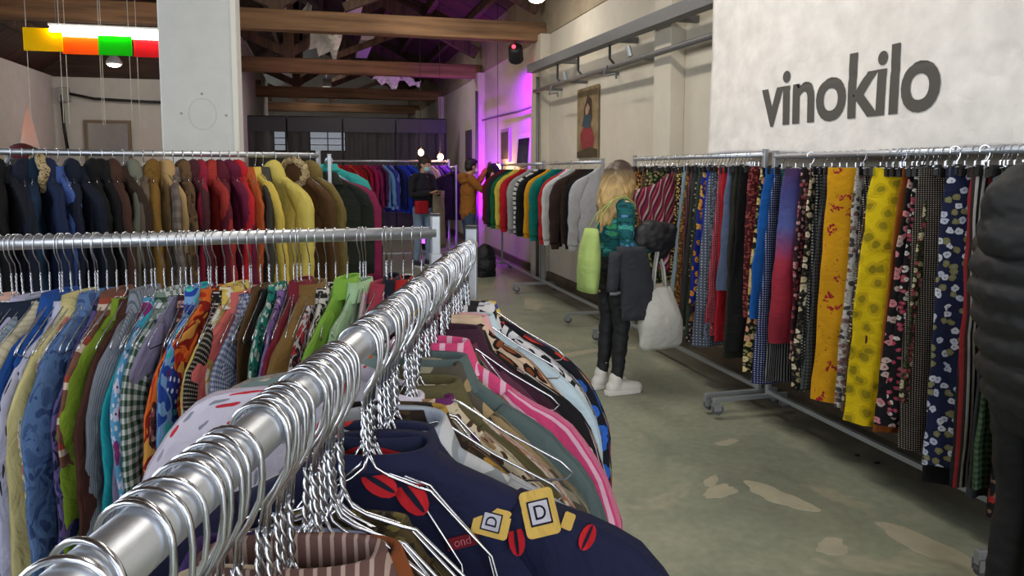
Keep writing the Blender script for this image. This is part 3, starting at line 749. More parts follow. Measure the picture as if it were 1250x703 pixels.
def garment(kind, mat, seed, z0=-.125, hi=True, k=1.0, A=.01, thick=1.0, sleeve=None, extra=None, sflare=1.0, droop=1.0):
    sw, L, hw, sl, b, sd, col = DIM[kind]; rn = random.Random(seed); sd *= droop
    sw *= k; L *= k; hw *= k; sl = (sl if sleeve is None else sleeve) * k; b *= thick; nw = .062 + .008 * rn.random()
    N = 30 if hi else 16; root = empty(KN[kind], (0, 0, 0)); ph = rn.random() * 6; kx = rn.uniform(16, 30)
    rs = [gring(nw, b * 1.1, z0, N, seed, nz=0)]
    m = 7 if hi else 3
    for i in range(1, m + 1):
        q = i / m; rs.append(gring(nw + (sw - nw) * q, b * (1.05 - .45 * q), z0 - .008 - sd * q ** 1.2, N, seed, nz=.009 * q))
    zs = z0 - .008 - sd; mm = 15 if hi else 7
    for i in range(1, mm + 1):
        q = i / mm
        a = sw * (1 - .07 * math.sin(PI * min(q * 1.8, 1))) * (1 - q) + hw * q
        rs.append(gring(a, b * (.75 + .4 * min(1, q * 3)), zs - (L - sd) * q, N, seed, A * min(1, q * 1.5), kx, ph, .016 if hi else .010))
    u0 = rn.random()
    o = G().rings(rs, ruv(rs, u0), caps=False).build('body', mat, root, smooth=True)
    if sl > 0:
        sa = (.056 if kind in ('blouse', 'shirt', 'tee') else .064) * k
        for s in (-1, 1):
            sp_, fw = rn.uniform(.75, 1.15), rn.uniform(-.006, .006)
            zl = lambda x: z0 - .008 - sd * max(0, (x - nw) / (sw - nw)) ** 1.2
            ct = [(sw - .10 * k, zl(sw - .10 * k) - .024 * k, .36), (sw - .05 * k, zl(sw - .05 * k) - .038 * k, .70), (sw - .006 * k, zs - .058 * k, .98), (sw + .022 * k * sp_, zs - .135 * k, 1.05)]
            for i in range(1, 6):
                q = i / 5; ct.append((sw + (.026 + .012 * q) * k * sp_, zs - .135 * k - max(.06, sl - .135 * k) * q, (1.05 - .3 * q) if sflare == 1 else 1.05 + (sflare - 1) * q))
            path = []; sub = 3 if hi else 1
            for i in range(len(ct) - 1):
                P0, P1, P2, P3 = (np.array(ct[max(0, min(len(ct) - 1, i + d_))]) for d_ in (-1, 0, 1, 2))
                for j in range(sub):
                    t_ = j / sub; path.append(tuple(.5 * (2 * P1 + (P2 - P0) * t_ + (2 * P0 - 5 * P1 + 4 * P2 - P3) * t_ ** 2 + (3 * P1 - P0 - 3 * P2 + P3) * t_ ** 3)))
            path.append(ct[-1])
            rr_ = []; Ns = 14 if hi else 8
            for i, (x, z, wd) in enumerate(path):
                x1, z1, _ = path[max(0, i - 1)]; x2, z2, _ = path[min(len(path) - 1, i + 1)]
                dx, dz = x2 - x1, z2 - z1; dl = math.hypot(dx, dz) or 1; nx, nz_ = -dz / dl, dx / dl
                row = []
                for j in range(Ns):
                    q = 2 * PI * j / Ns; e1 = sa * wd * math.cos(q); e2 = b * .85 * sp(math.sin(q), .8)
                    wv = .015 * noise.noise((x * 9 + e1 * 9, z * 10, seed + s * 3.3)) + .006 * noise.noise((e1 * 30, z * 26, seed))
                    row.append((s * (x + nx * e1 + wv * .6), e2 + fw * i * (.34 if hi else 1) + wv, z + nz_ * e1))
                rr_.append(row)
            uv = [(u0 + .31 * s + (q_ / Ns) * .3, row[0][2]) for row in rr_ for q_ in range(Ns)]
            G().rings(rr_, uv).build('sleeve', mat, root, smooth=True)
            if kind in ('sweat',) and hi is not None:
                x, z, wd = path[-1]
                c0 = [gring(sa * wd * .95, b * .8, z + .005, 10, seed, nz=0, cx=s * x), gring(sa * wd * .78, b * .75, z - .05, 10, seed, nz=0, cx=s * x)]
                G().rings(c0, ruv(c0), caps=False).build('cuff', mat, root, smooth=True)
    if col == 'shirt':
        c0 = [gring(nw + .006, b * 1.5, z0 - .012, N, seed, nz=0), gring(nw - .006, b * 1.45, z0 + .022, N, seed, nz=0), gring(nw + .002, b * 1.75, z0 + .024, N, seed, nz=0), gring(nw + .022, b * 2.0 + .004, z0 - .03, N, seed, nz=.006)]
        G().rings(c0, ruv(c0, .3), caps=False).build('collar', mat, root, smooth=True)
    elif col == 'band':
        c0 = [gring(nw + .004, b * 1.2, z0 - .006, N, seed, nz=0), gring(nw - .004, b * 1.25, z0 + .014, N, seed, nz=0), gring(nw - .01, b * .95, z0 + .012, N, seed, nz=0), gring(nw - .006, b * .9, z0 - .01, N, seed, nz=0)]
        G().rings(c0, ruv(c0, .6), caps=False).build('neckband', mat, root, smooth=True)
    elif col == 'lapel':
        c0 = [gring(nw + .02, b * 1.2, z0 - .04, N, seed, nz=0), gring(nw - .004, b * 1.25, z0 + .012, N, seed, nz=.006), gring(nw - .02, b * 1.1, z0 + .04, N, seed, nz=.012), gring(nw - .012, b * 1.45, z0 + .036, N, seed, nz=.012), gring(nw + .03, b * 1.75, z0 - .05, N, seed, nz=.014)]
        G().rings(c0, ruv(c0, .3), caps=False).build('collar', mat, root, smooth=True)
    elif col == 'hood':
        rs = []
        for i, (q, rad) in enumerate(((-.09, .55), (-.06, .9), (-.02, 1.0), (.03, .92), (.07, .6), (.085, .2))):
            rs.append(gring(.095 * rad, .052 * rad, z0 + q, 18, seed, nz=.03, cx=.0))
        G().rings(rs, ruv(rs, .2)).build('hood', mat, root, smooth=True)
        if extra and 'fur' in extra:
            fm = fabric('abstract', ['#8d7a56', '#c9b489', '#5f5138'], 60, .95, 1.0); g = G()
            for i in range(26):
                q = 2 * PI * i / 26; g.ball((.10 * math.cos(q), -.035 + .012 * rn.uniform(-1, 1), z0 + .0 + .085 * math.sin(q)), .026, .026, .026, 7, 5)
            g.build('fur_trim', fm, root, smooth=True)
    if kind in ('shirt', 'tee', 'jacket', 'coat') and hi:
        z_ = [zs * q + (zs - (L - sd)) * (1 - q) for q in (.98, .8, .6, .4, .2)]
        g = G()
        for zz in z_: g.tube([(.0, -b * 1.25, zz), (.0, -b * 1.25 - .004, zz)], .006, 8)
        x = g.build('buttons', simple('button_pale', '#cfc8bd', .4), root); x['kind'] = 'stuff'
    return root


def bottom(kind, mat, seed, L=1.2, w0=.15, w1=.22, z0=-.085, b=.022, A=.018, kx=None, hemlift=0):
    rn = random.Random(seed); root = empty('skirt' if kind == 'skirt' else 'trousers', (0, 0, 0)); N = 30; u0 = rn.random(); ph = rn.random() * 6
    kx = kx or rn.uniform(34, 60)
    wb = [gring(w0, b * .7, z0 + .01, N, seed, nz=.002), gring(w0, b * .75, z0 - .03, N, seed, nz=.002)]
    G().rings(wb, ruv(wb, u0), caps=False).build('waistband', mat, root, smooth=True)
    if kind == 'skirt':
        rs = []
        for i in range(15):
            q = i / 14; rs.append(gring(w0 + (w1 - w0) * q ** .8, b * (.75 + .5 * q), z0 - .03 - (L - .04) * q + 0, N, seed, A * min(1, .15 + q * 1.3), kx / (1 + .5 * q), ph, .014))
        G().rings(rs, ruv(rs, u0), caps=False).build('body', mat, root, smooth=True)
    else:
        for s in (-1, 1):
            rs = []; l2 = L - (.03 if s > 0 else 0)
            for i in range(13):
                q = i / 12; rs.append(gring((w0 * .98) * (1 - q) + w1 * q, b * .55 * (1 + .2 * q), z0 - .03 - (l2 - .04) * q, 20, seed + s, A * .5 * min(1, q * 1.5), kx * .5, ph, .012, cx=s * .012 * q))
            rs = [[(x, y + s * b * .5, z) for x, y, z in r_] for r_ in rs]
            G().rings(rs, ruv(rs, u0 + s * .4), caps=False).build('leg', mat, root, smooth=True)
    return root


_SEED = [100]
PENDING = []   # (object, description, phrase, prev, next) for labels


def row(items, posf, rz, phrase, group, hm, jitter=R(6), pm=1.0, **kw):
    """items: (description, kind, fabric, options); posf(i, n, item) gives the point on the rail axis"""
    n = len(items); descs = [i[0] for i in items]
    for i, it in enumerate(items):
        desc, kind, fab, op = it; op = dict(op); _SEED[0] += 1; rn = random.Random(_SEED[0])
        loc = Vector(posf(i, n, op)); op.pop('dx', None); yaw = op.pop('yaw', None); yaw = rn.uniform(-1, 1) * jitter if yaw is None else R(yaw); tilt = op.pop('tilt', rn.uniform(-1.5, 1.5))
        op.pop('at', None); hl = op.pop('hl', None)
        args = dict(kw); args.update(op)
        mat = fabric(fab[0], fab[1], fab[2] * (1 if fab[0] in ('plain', 'ombre') else pm))
        zj = args.pop('zj', 0)
        if zj and 'z0' in args and 'z0' not in op: args['z0'] += rn.uniform(-zj, zj * .4)
        if kind in ('skirt', 'trousers'): o = bottom(kind, mat, _SEED[0], **args)
        else: o = garment(kind, mat, _SEED[0], **args)
        rot = (rn.uniform(-.02, .02), R(tilt), rz + yaw); o.location = loc; o.rotation_euler = rot
        if descs.count(desc) > 1:
            pv = descs[i - 1] if i else None; nx = descs[i + 1] if i < n - 1 else None
            lab = desc + ', ' + phrase + (', between the %s and the %s' % (pv, nx) if pv and nx else ', at the end beside the %s' % (pv or nx))
        else: lab = desc + ' ' + phrase
        tag(o, lab, 'skirt' if kind == 'skirt' else 'trousers' if kind == 'trousers' else KC[kind], group)
        put_hanger(hm, loc, rot, 'hanger of the ' + lab, 'hangers of the ' + group, 'clip_hanger' if hm is HM_CLIP else 'wire_hanger')
        ITEMS[desc + '|' + phrase] = o
    return


ITEMS = {}
def F(k, c, s=1.0): return (k, c.split(), s)


# ---- rack of colourful shirts crossing behind the front rail (from the frame edge towards its end post)
S = 'shirt'; T = 'tee'
left_items = [
    ('bright pink and magenta blouse', 'blouse', F('abstract', '#c2387c #e88fb0 #8c1f4f', 18), {}),
    ('red and dark patterned shirt', S, F('floral', '#7a1c28 #d86a6a #e8d0c0 #2a1a1c', 28), {}),
    ('peach pink plain shirt', S, F('plain', '#e3b2a0'), {'yaw': -4}),
    ('blush white blouse', 'blouse', F('plain', '#dcc0bb'), {}),
    ('dark navy denim jacket', 'jacket', F('plain', '#1d2a40'), {'k': 1.12, 'thick': 1.4, 'yaw': 3}),
    ('navy plain long dress', 'dress', F('plain', '#1b2942'), {}),
    ('pale lilac plain shirt', S, F('plain', '#b9b7d6'), {'yaw': -2}),
    ('grey blue fine striped long dress', 'dress', F('hstripe', '#8fa0ae #6f8394', 90), {'k': 1.05, 'sleeve': .5}),
    ('cream ribbed cardigan', 'sweat', F('hstripe', '#cfc7ac #bdb597', 60), {}),
    ('royal blue plain shirt', S, F('plain', '#1f4f9c'), {}),
    ('white shirt with black ink sketches', S, F('strokes', '#c9cbe6 #22232e #3a3b4a #c9cbe6', 13), {'k': 1.06, 'yaw': 0}),
    ('pale yellow plain shirt', S, F('plain', '#d8cd92'), {}),
    ('cream blouse with rose and blue pattern', 'blouse', F('floral', '#d9cdb4 #c77c7c #7488b8 #8d9f7a', 20), {}),
    ('faded blue tie dye shirt', S, F('abstract', '#4a689a #5f7fb0 #3c558a', 11), {}),
    ('navy and violet swirled blouse', 'blouse', F('abstract', '#2a3768 #6a5a92 #1b2340', 16), {}),
    ('brown shirt with striped sleeve band', T, F('hstripe', '#7a5142 #7f5646 #7a5142 #d8c3b0 #a04a3a', 9), {'sleeve': .36}),
    ('olive green plain shirt', S, F('plain', '#7d9a2d'), {'yaw': -3}),
    ('dark brown velvet shirt', S, F('plain', '#4a2b25'), {'k': 1.05}),
    ('grey pinstriped shirt', S, F('stripe', '#8b93a0 #5f6875', 70), {}),
    ('sky blue shirt with magenta flowers', S, F('floral', '#5aa3d0 #8a2f74 #cfd2ea #b7c9e6 #d9dcef', 16), {'yaw': 2}),
    ('turquoise plain blouse', 'blouse', F('plain', '#28b0bd'), {}),
    ('dark green and white checked shirt', S, F('plaid', '#d5dadc #2c4739 #7d9186', 26), {'yaw': -2}),
    ('lilac grey plain blouse', 'blouse', F('plain', '#8d88a8'), {}),
    ('maroon patterned shirt', S, F('floral', '#4c2029 #8a4450 #c89a8a #2b1216', 30), {}),
    ('aqua and blue abstract shirt', S, F('abstract', '#2fb2b8 #7ba7d9 #2448a8 #55c9c0', 7), {}),
    ('navy blouse with white spots', 'blouse', F('dots', '#22368c #dfe4f4', 26), {}),
    ('orange and red flame patterned shirt', S, F('abstract', '#c8371c #e8702a #8e1f14 #e0a04a', 8), {'yaw': -8, 'k': 1.06}),
    ('black shirt with tiny white dots', S, F('dots', '#1b181a #c9bfae', 70), {}),
    ('pale yellow shirt with white flowers', S, F('floral', '#dcc35c #ece6d0 #e8e4d8 #c99a6a', 14), {'yaw': -3}),
    ('salmon pink plain shirt', S, F('plain', '#d9706c'), {'yaw': -8, 'k': 1.06}),
    ('blue and white gingham shirt', S, F('plaid', '#c9cfe0 #4a5a92', 60), {}),
    ('brown plain waistcoat', 'tank', F('plain', '#5e4428'), {}),
    ('black plain waistcoat', 'tank', F('plain', '#1c191b'), {}),
    ('teal patterned blouse', 'blouse', F('floral', '#1f7a6d #cfd8d0 #143f3a #2d9c88', 26), {}),
    ('violet and white printed blouse', 'blouse', F('strokes', '#8a6aa8 #e4dcea #3a2a52 #d8b8d0', 22), {}),
    ('dark plum plain blouse', 'blouse', F('plain', '#43202f'), {}),
    ('maroon plain shirt', S, F('plain', '#7d2434'), {}),
    ('tan plain jacket', 'jacket', F('plain', '#8a6b3c'), {}),
    ('white blouse with red flowers', 'blouse', F('floral', '#ddd5d5 #c23a48 #2a2426 #5f4a58', 20), {}),
    ('black and white squiggle print shirt', S, F('leopard', '#e0dcd2 #222022 #3a3638', 40), {}),
    ('lime green satin shirt', S, F('plain', '#8cc04a', 1.0), {'yaw': -10, 'k': 1.12, 'z0': -.14}),
    ('pale mint plain shirt', S, F('plain', '#b3dcae'), {'yaw': -9}),
    ('pale pink and blue trimmed blouse', 'blouse', F('strokes', '#d6c2cc #6a9ab8 #c04a60 #e4dce2', 18), {}),
    ('rose red jersey jacket', 'jacket', F('plain', '#b84358'), {'yaw': -13}),
    ('dark navy plain shirt', S, F('plain', '#1a1f30'), {}),
    ('white black and red blocked shirt', S, F('abstract', '#d8d0c8 #1f1c20 #b82a2a #e2dcd4', 7), {}),
    ('burnt orange plain blouse', 'blouse', F('plain', '#c0662a'), {}),
    ('straw yellow plain blouse', 'blouse', F('plain', '#c9a95a'), {})]
xs_l = np.linspace(-.84, .015, 40).tolist() + [.075, .108, .125, .18, .198, .232, .258, .285]
row(left_items, lambda i, n, op: (xs_l[i], LRY - .06 * (.325 - xs_l[i]) / 2.07, LRH), R(-90 - 16), 'on the crossing shirt rack', 'shirts on the crossing rack', HM_LEFT, R(5), pm=1.5, zj=.02, z0=-.15, A=.006, thick=.7, droop=1.4)
for i in range(14):
    x = -.8 + i * .075 + random.uniform(-.02, .02)
    put_hanger(HM_LEFT, (x, LRY - .06 * (.325 - x) / 2.07, LRH), (0, R(random.uniform(-2, 2)), R(-106 + random.uniform(-9, 9))), 'spare bright wire hanger among the shirts on the crossing shirt rack', 'spare hangers on the rack crossing behind')

# ---- front rack, from its far post towards the camera
front_items = [
    ('black shirt with blue yellow and red flowers', S, F('floral', '#12141f #2a62c0 #e0c25a #c8342c #12141f', 14), {'k': 1.12, 'yaw': 4, 'at': 1.66}),
    ('bright orange plain blouse', 'blouse', F('plain', '#e8662c'), {'at': 1.62, 'k': 0.83}),
    ('white shirt with bold black graphics', S, F('abstract', '#cfccd0 #1a1a1c #d9d6d8 #2a2a2e', 9), {'k': 1.07, 'at': 1.585}),
    ('grey violet printed blouse', 'blouse', F('leopard', '#8d7f98 #2b2630 #463f4e', 30), {'at': 1.55}),
    ('pale blue shirt with lemon collar', S, F('plain', '#c5dbe6'), {'k': 1.05, 'at': 1.515}),
    ('blue and white lace blouse', 'blouse', F('dots', '#4a68b8 #d5dcf0', 60), {'at': 1.485, 'k': 0.87}),
    ('light pink plain shirt', S, F('plain', '#e0aeb0'), {'k': 0.94, 'at': 1.455}),
    ('cream leopard print blouse', 'blouse', F('leopard', '#dfc2a4 #8a4a28 #1e1614', 22), {'k': 1.0, 'at': 1.42, 'z0': -.118, 'droop': 1.4}),
    ('black shirt with white lilies', S, F('floral', '#141216 #e0d8d4 #cfa8a8 #141216', 11), {'k': 1.08, 'at': 1.385}),
    ('dark plum velvet shirt', S, F('plain', '#3d1e30'), {'k': .96, 'at': 1.355}),
    ('mauve plain blouse', 'blouse', F('plain', '#6b3850'), {'k': .95, 'at': 1.325}),
    ('dark olive brocade blouse', 'blouse', F('floral', '#2a2a18 #5a5a26 #3f4a2a #14140f', 34), {'at': 1.295, 'k': 0.87}),
    ('pale lilac knitted top', 'sweat', F('plain', '#b3a5cf'), {'at': 1.25, 'k': 0.78}),
    ('pink and white striped shirt', S, F('stripe', '#d8487c #e9b8cc', 26), {'k': 1.13, 'at': 1.205, 'z0': -.122, 'droop': 1.5}),
    ('floral rust and green blouse', 'blouse', F('floral', '#6a5a4a #a85a44 #6f8a58 #cdb59a', 24), {'k': 1.01, 'at': 1.175}),
    ('slate green plain shirt', S, F('plain', '#5a6a6a'), {'k': 1.06, 'at': 1.145}),
    ('camouflage brown blurred print shirt', S, F('abstract', '#6d6248 #8f8a76 #4f4a40 #a08a64', 7), {'k': 0.97, 'at': 1.11}),
    ('cream blouse with dark red flowers', 'blouse', F('floral', '#d6c6b4 #8a2a30 #b06a4a #6f5a48', 26), {'k': 1.01, 'at': 1.075}),
    ('olive drab plain shirt', S, F('plain', '#5c5638'), {'k': .85, 'at': 1.045}),
    ('purple and ivory flowered blouse', 'blouse', F('floral', '#d2c3a6 #6a2a62 #a0805a #4a3428', 22), {'k': 0.96, 'at': 1.01}),
    ('grey teal shirt with small orange flowers', S, F('floral', '#7e9492 #c8622f #d0c8b8 #7e9492', 42), {'k': 1.0, 'at': 1.125, 'tilt': 17, 'droop': .9}),
    ('dark brown flowered blouse', 'blouse', F('floral', '#2f2420 #b08a3a #6a3a6a #4a3a22', 18), {'k': 0.92, 'at': .955}),
    ('pearl grey nylon windbreaker', 'jacket', F('abstract', '#a9b3c2 #c9cdd2 #8f969c', 5), {'k': 1.06, 'at': .90, 'droop': 1.4, 'z0': -.15}),
    ('scarlet and navy sports top', 'sweat', F('abstract', '#b81f2a #1c2340 #d8342f', 6), {'k': .8, 'at': .855}),
    ('white shirt with grey and red strokes', S, F('strokes', '#d9d2e2 #8d90a0 #c8323f #a9a3b8', 22), {'k': .95, 'at': 1.0, 'tilt': 20, 'droop': .9}),
    ('navy sweater with yellow letter badges', 'sweat', F('plain', '#181c3c'), {'k': 1.16, 'thick': 1.3, 'at': .815, 'yaw': 0, 'tilt': -2, 'droop': 1.15, 'z0': -.135}),
    ('brown and olive paisley blouse', 'blouse', F('floral', '#4a3d24 #6f6232 #2a2418 #3a3018', 40), {'k': .78, 'at': .70, 'z0': -.165}),
    ('pale blue lace blouse', 'blouse', F('dots', '#8f9fc6 #d0d6ea', 70), {'k': .72, 'at': .665, 'z0': -.165}),
    ('rust brown satin shirt', S, F('plain', '#8a4a22'), {'k': .78, 'at': .635, 'z0': -.17}),
    ('deep purple plain shirt', S, F('plain', '#37205c'), {'k': .95, 'at': .605, 'tilt': 9, 'z0': -.16}),
    ('brown and cream fine striped shirt', S, F('stripe', '#6a4d48 #b39c92', 75), {'k': 0.92, 'at': .575}),
    ('cream plain cotton shirt', S, F('plain', '#d9c6ad'), {'k': 0.99, 'at': .53, 'tilt': 3}),
    ('dark red flowered blouse', 'blouse', F('floral', '#5a1c22 #c09a7a #8a3a3a #2a1214', 24), {'k': 0.92, 'at': .48}),
    ('beige and orange leaf shirt', S, F('floral', '#cdbfa0 #c0622f #8a8a5a #d8cdb4', 14), {'k': 0.97, 'at': .43, 'tilt': -3}),
    ('charcoal plain shirt', S, F('plain', '#3a3638'), {'k': 0.92, 'at': .38})]


def front_pos(y):
    t_ = (FR0.y - y) / RD.y; return (FR0.x - RD.x * t_, y, FRH)


row(front_items, lambda i, n, op: front_pos(op['at']), -RK, 'on the front rack', 'clothes on the front rack', HM_FRONT, R(5), pm=1.35, zj=.014, z0=-.138, A=.008, thick=1.0, droop=1.6)
# the crowd of further hooks on the front rail, in clusters as they were pushed together
bare = []
for c, n_, sp_ in ((1.63, 5, .018), (1.50, 8, .013), (1.34, 10, .0125), (1.17, 8, .013), (1.03, 8, .0115), (.9, 8, .010), (.80, 6, .011), (.66, 10, .0095), (.555, 6, .010), (.46, 5, .012), (.40, 3, .012), (.345, 2, .014)):
    for i in range(n_): bare.append(c + (i - n_ / 2) * sp_ + random.uniform(-.002, .002))
for i_, y in enumerate(bare):
    put_hanger(HM_LOOSE if i_ % 6 == 3 else HM_BARE, front_pos(y), (0, R(random.uniform(-5, 4)), -RK + R(random.uniform(-13, 13))), 'bright wire hanger crowded with others on the thick round front rail', 'crowded wire hangers on the front rail')

# badge patches on the navy sweater: yellow rounded tags with a framed letter, red ovals
sw_ = ITEMS['navy sweater with yellow letter badges|on the front rack']
YEL = fabric('plain', ['#d8b45c']); WHT = fabric('plain', ['#c9c9d6']); NAV = fabric('plain', ['#14162c']); RED = fabric('plain', ['#c8202a'])


def rounded(w_, h_, r_, n=5):
    pts = []
    for cx, cy, a0 in ((w_ - r_, h_ - r_, 0), (-w_ + r_, h_ - r_, PI / 2), (-w_ + r_, -h_ + r_, PI), (w_ - r_, -h_ + r_, 1.5 * PI)):
        for i in range(n + 1): q = a0 + PI / 2 * i / n; pts.append((cx + r_ * math.cos(q), cy + r_ * math.sin(q)))
    return pts


def patch(parent, M, poly, h, name, mat):
    g = G(); g.rings([[M @ Vector((x, y, h - .002)) for x, y in poly], [M @ Vector((x, y, h)) for x, y in poly]]); return g.build(name, mat, parent)


def badge(parent, M):
    b = patch(parent, M, rounded(.030, .040, .009), .003, 'badge', YEL)
    patch(b, M, rounded(.0195, .0215, .001), .0042, 'badge_frame', NAV); patch(b, M, rounded(.0165, .0185, .001), .0052, 'badge_field', WHT)
    o_ = [(-.009, -.012), (.0, -.012)] + [(.0 + .011 * math.sin(q), -.012 * math.cos(q)) for q in np.linspace(.3, PI - .3, 8)] + [(.0, .012), (-.009, .012)]
    patch(b, M, o_, .0060, 'badge_letter', NAV)
    i_ = [(-.0055, -.0085), (.0, -.0085)] + [(.0 + .0072 * math.sin(q), -.0085 * math.cos(q)) for q in np.linspace(.3, PI - .3, 8)] + [(.0, .0085), (-.0055, .0085)]
    patch(b, M, i_, .0066, 'badge_field', WHT)
    return b


from mathutils.bvhtree import BVHTree
_vs, _fs = [], []
for ch in sw_.children:
    if ch.name.split('.')[0] in ('body', 'sleeve'):
        o_ = len(_vs); _vs += [tuple(v.co) for v in ch.data.vertices]; _fs += [tuple(i + o_ for i in p.vertices) for p in ch.data.polygons]
BV = BVHTree.FromPolygons(_vs, _fs)


def surf(p, spin=0.0, s=1.0, lift=.003):
    hit, nr, _, _ = BV.find_nearest(Vector(p))
    if nr.y > 0: nr = -nr
    nr = (nr * .5 + Vector((-.1, -.75, .62))).normalized(); xx = Vector((0, 0, 1)).cross(nr).normalized(); yy = nr.cross(xx)
    return Matrix.Translation(hit + nr * lift) @ Matrix(((xx.x, yy.x, nr.x), (xx.y, yy.y, nr.y), (xx.z, yy.z, nr.z))).to_4x4() @ Matrix.Rotation(spin, 4, 'Z') @ Matrix.Scale(s, 4)


ell = [(.018 * math.cos(q), .032 * math.sin(q)) for q in np.linspace(0, 2 * PI, 15)[:-1]]
badge(sw_, surf((.182, -.022, -.194), .22, .62)); badge(sw_, surf((.130, -.028, -.203), 1.35, .5))
for p_, sp_, s_ in (((.156, -.03, -.222), .2, .5), ((.045, -.032, -.170), .75, .8), ((.232, -.022, -.222), -.5, .45), ((.012, -.034, -.155), 1.1, .7)):
    b_ = patch(sw_, surf(p_, sp_, s_), ell, .004, 'oval_patch', RED); patch(b_, surf(p_, sp_, s_), [(p[0] * .22, p[1] * .95) for p in ell], .006, 'oval_stripe', NAV)
patch(sw_, surf((.212, -.02, -.205), -.4, .5), rounded(.012, .018, .005), .004, 'badge', YEL)
TGP = surf((.098, -.03, -.224), .25, .62)
tg = patch(sw_, TGP, rounded(.028, .010, .002), .004, 'woven_tag', fabric('plain', ['#7a1a26']))
_c = bpy.data.curves.new('tag_text', 'FONT'); _c.body = 'ond'; _c.size = .02; _c.align_x = 'CENTER'; _c.align_y = 'CENTER'; _c.extrude = .0004
_o = bpy.data.objects.new('tag_source', _c); COL.objects.link(_o); bpy.context.view_layer.update()
_m = bpy.data.meshes.new_from_object(_o.evaluated_get(bpy.context.evaluated_depsgraph_get())); bpy.data.objects.remove(_o); _m.name = 'tag_lettering'
_m.materials.clear(); _m.materials.append(fabric('plain', ['#d87a8a'])); _o = bpy.data.objects.new('tag_lettering', _m); COL.objects.link(_o); _o.parent = tg; _o.matrix_local = TGP @ Matrix.Translation((0, 0, .0045))
# ---- winter coats before the white column, from the frame edge towards the end post
H = 'hood'; Cc = 'coat'
coat_items = [
    ('dark brown wool coat', Cc, F('plain', '#3a2a22'), {}),
    ('charcoal padded coat with hood', H, F('plain', '#2c2c2e'), {}),
    ('charcoal plain wool coat', H, F('plain', '#252527'), {}),
    ('black hooded parka', H, F('plain', '#151619'), {}),
    ('ink black padded coat', Cc, F('plain', '#1c1e26'), {}),
    ('dark navy padded coat', H, F('plain', '#1b2133'), {}),
    ('petrol blue hooded coat', H, F('plain', '#173049'), {}),
    ('navy parka with furry hood', H, F('plain', '#1d2a4c'), {'extra': 'fur', 'k': 1.08}),
    ('periwinkle blue long coat', Cc, F('plain', '#4f6cb5'), {'k': .9, 'yaw': 12}),
    ('blackish navy short coat', H, F('plain', '#182033'), {}),
    ('midnight blue plain coat', Cc, F('plain', '#141b2b'), {}),
    ('jet black plain coat', H, F('plain', '#101113'), {}),
    ('black hooded raincoat', H, F('plain', '#16171a'), {}),
    ('reddish brown hooded coat', H, F('plain', '#4a3128'), {}),
    ('umber brown coat with raised collar', Cc, F('plain', '#3b2c22'), {'yaw': 10}),
    ('sage grey raincoat', H, F('plain', '#77796a'), {'k': .95}),
    ('taupe trench coat', Cc, F('plain', '#6b5d50'), {}),
    ('mustard brown corduroy coat', H, F('stripe', '#86642c #745420', 120), {}),
    ('tan camel coat', H, F('plain', '#bf9e6b'), {'yaw': 8}),
    ('grey brown checked wool coat', Cc, F('plaid', '#5c5049 #7b7068', 16), {'k': 1.06}),
    ('mottled brown hooded jacket', H, F('abstract', '#57402d #6c5236 #3c2c20', 8), {}),
    ('burgundy brown leather coat', H, F('plain', '#4c222a'), {'k': 1.02}),
    ('crimson hooded jacket', H, F('plain', '#96203c'), {}),
    ('brick red hooded jacket', H, F('plain', '#a3322c'), {}),
    ('wine red hooded coat', H, F('plain', '#611a2c'), {}),
    ('deep magenta wine coat', H, F('plain', '#6a1839'), {}),
    ('bright red jacket with yellow collar lining', H, F('plain', '#c0202c'), {'k': 1.05}),
    ('rust orange coat', Cc, F('plain', '#b4552a'), {'k': .9}),
    ('yellow raincoat with slim sleeves', Cc, F('plain', '#e0c45a'), {'yaw': 6, 'k': 1.05}),
    ('grey coat with dark leather collar', Cc, F('plain', '#48443f'), {'k': .9}),
    ('pale yellow hooded raincoat, wide and long', H, F('plain', '#dcc866'), {'k': 1.2, 'yaw': 22}),
    ('brown fur trimmed coat', H, F('plain', '#5b4026'), {'extra': 'fur', 'yaw': 24, 'k': .95}),
    ('khaki olive hooded coat', H, F('plain', '#7c6a3a'), {'yaw': 26, 'k': .95})]
DBR = (BR1 - BR0).normalized()
nc = len(coat_items)
row(coat_items, lambda i, n, op: Vector((BR0.x, BR0.y, 1.70)) + DBR * (float(np.interp(i, (0, 28, 29, 30, 31, 32), (1.92, .42, .37, .30, .15, .07)))), math.atan2(DBR.y, DBR.x) + PI / 2, 'on the winter coat rack', 'coats on the winter coat rack', HM_FAR, R(14), z0=-.115, hi=True, A=.02, droop=1.2)
# ---- coats that face the camera on the rack beyond
face_items = [
    ('blackish green waxed coat', Cc, F('plain', '#20261f'), {'k': 1.0}), ('magenta ski jacket', Cc, F('plain', '#8e2553'), {'k': 1.2}), ('dark plum padded coat', Cc, F('plain', '#2c1722'), {'k': 1.3}),
    ('turquoise ski jacket', 'jacket', F('plain', '#3aa9a4'), {'k': 1.12, 'z0': -.05}), ('black bomber jacket', 'jacket', F('plain', '#141417'), {'k': 1.15}), ('red fleece jacket', 'jacket', F('plain', '#9a2028'), {'k': 1.1}), ('dark grey anorak', 'jacket', F('plain', '#2b2c30'), {'k': 1.1})]
row(face_items, lambda i, n, op: (.075, 5.5 + .20 * i, 1.68), 0, 'on the rack of facing coats', 'coats on the rack of facing coats', HM_FAR, R(6), z0=-.13, hi=False)
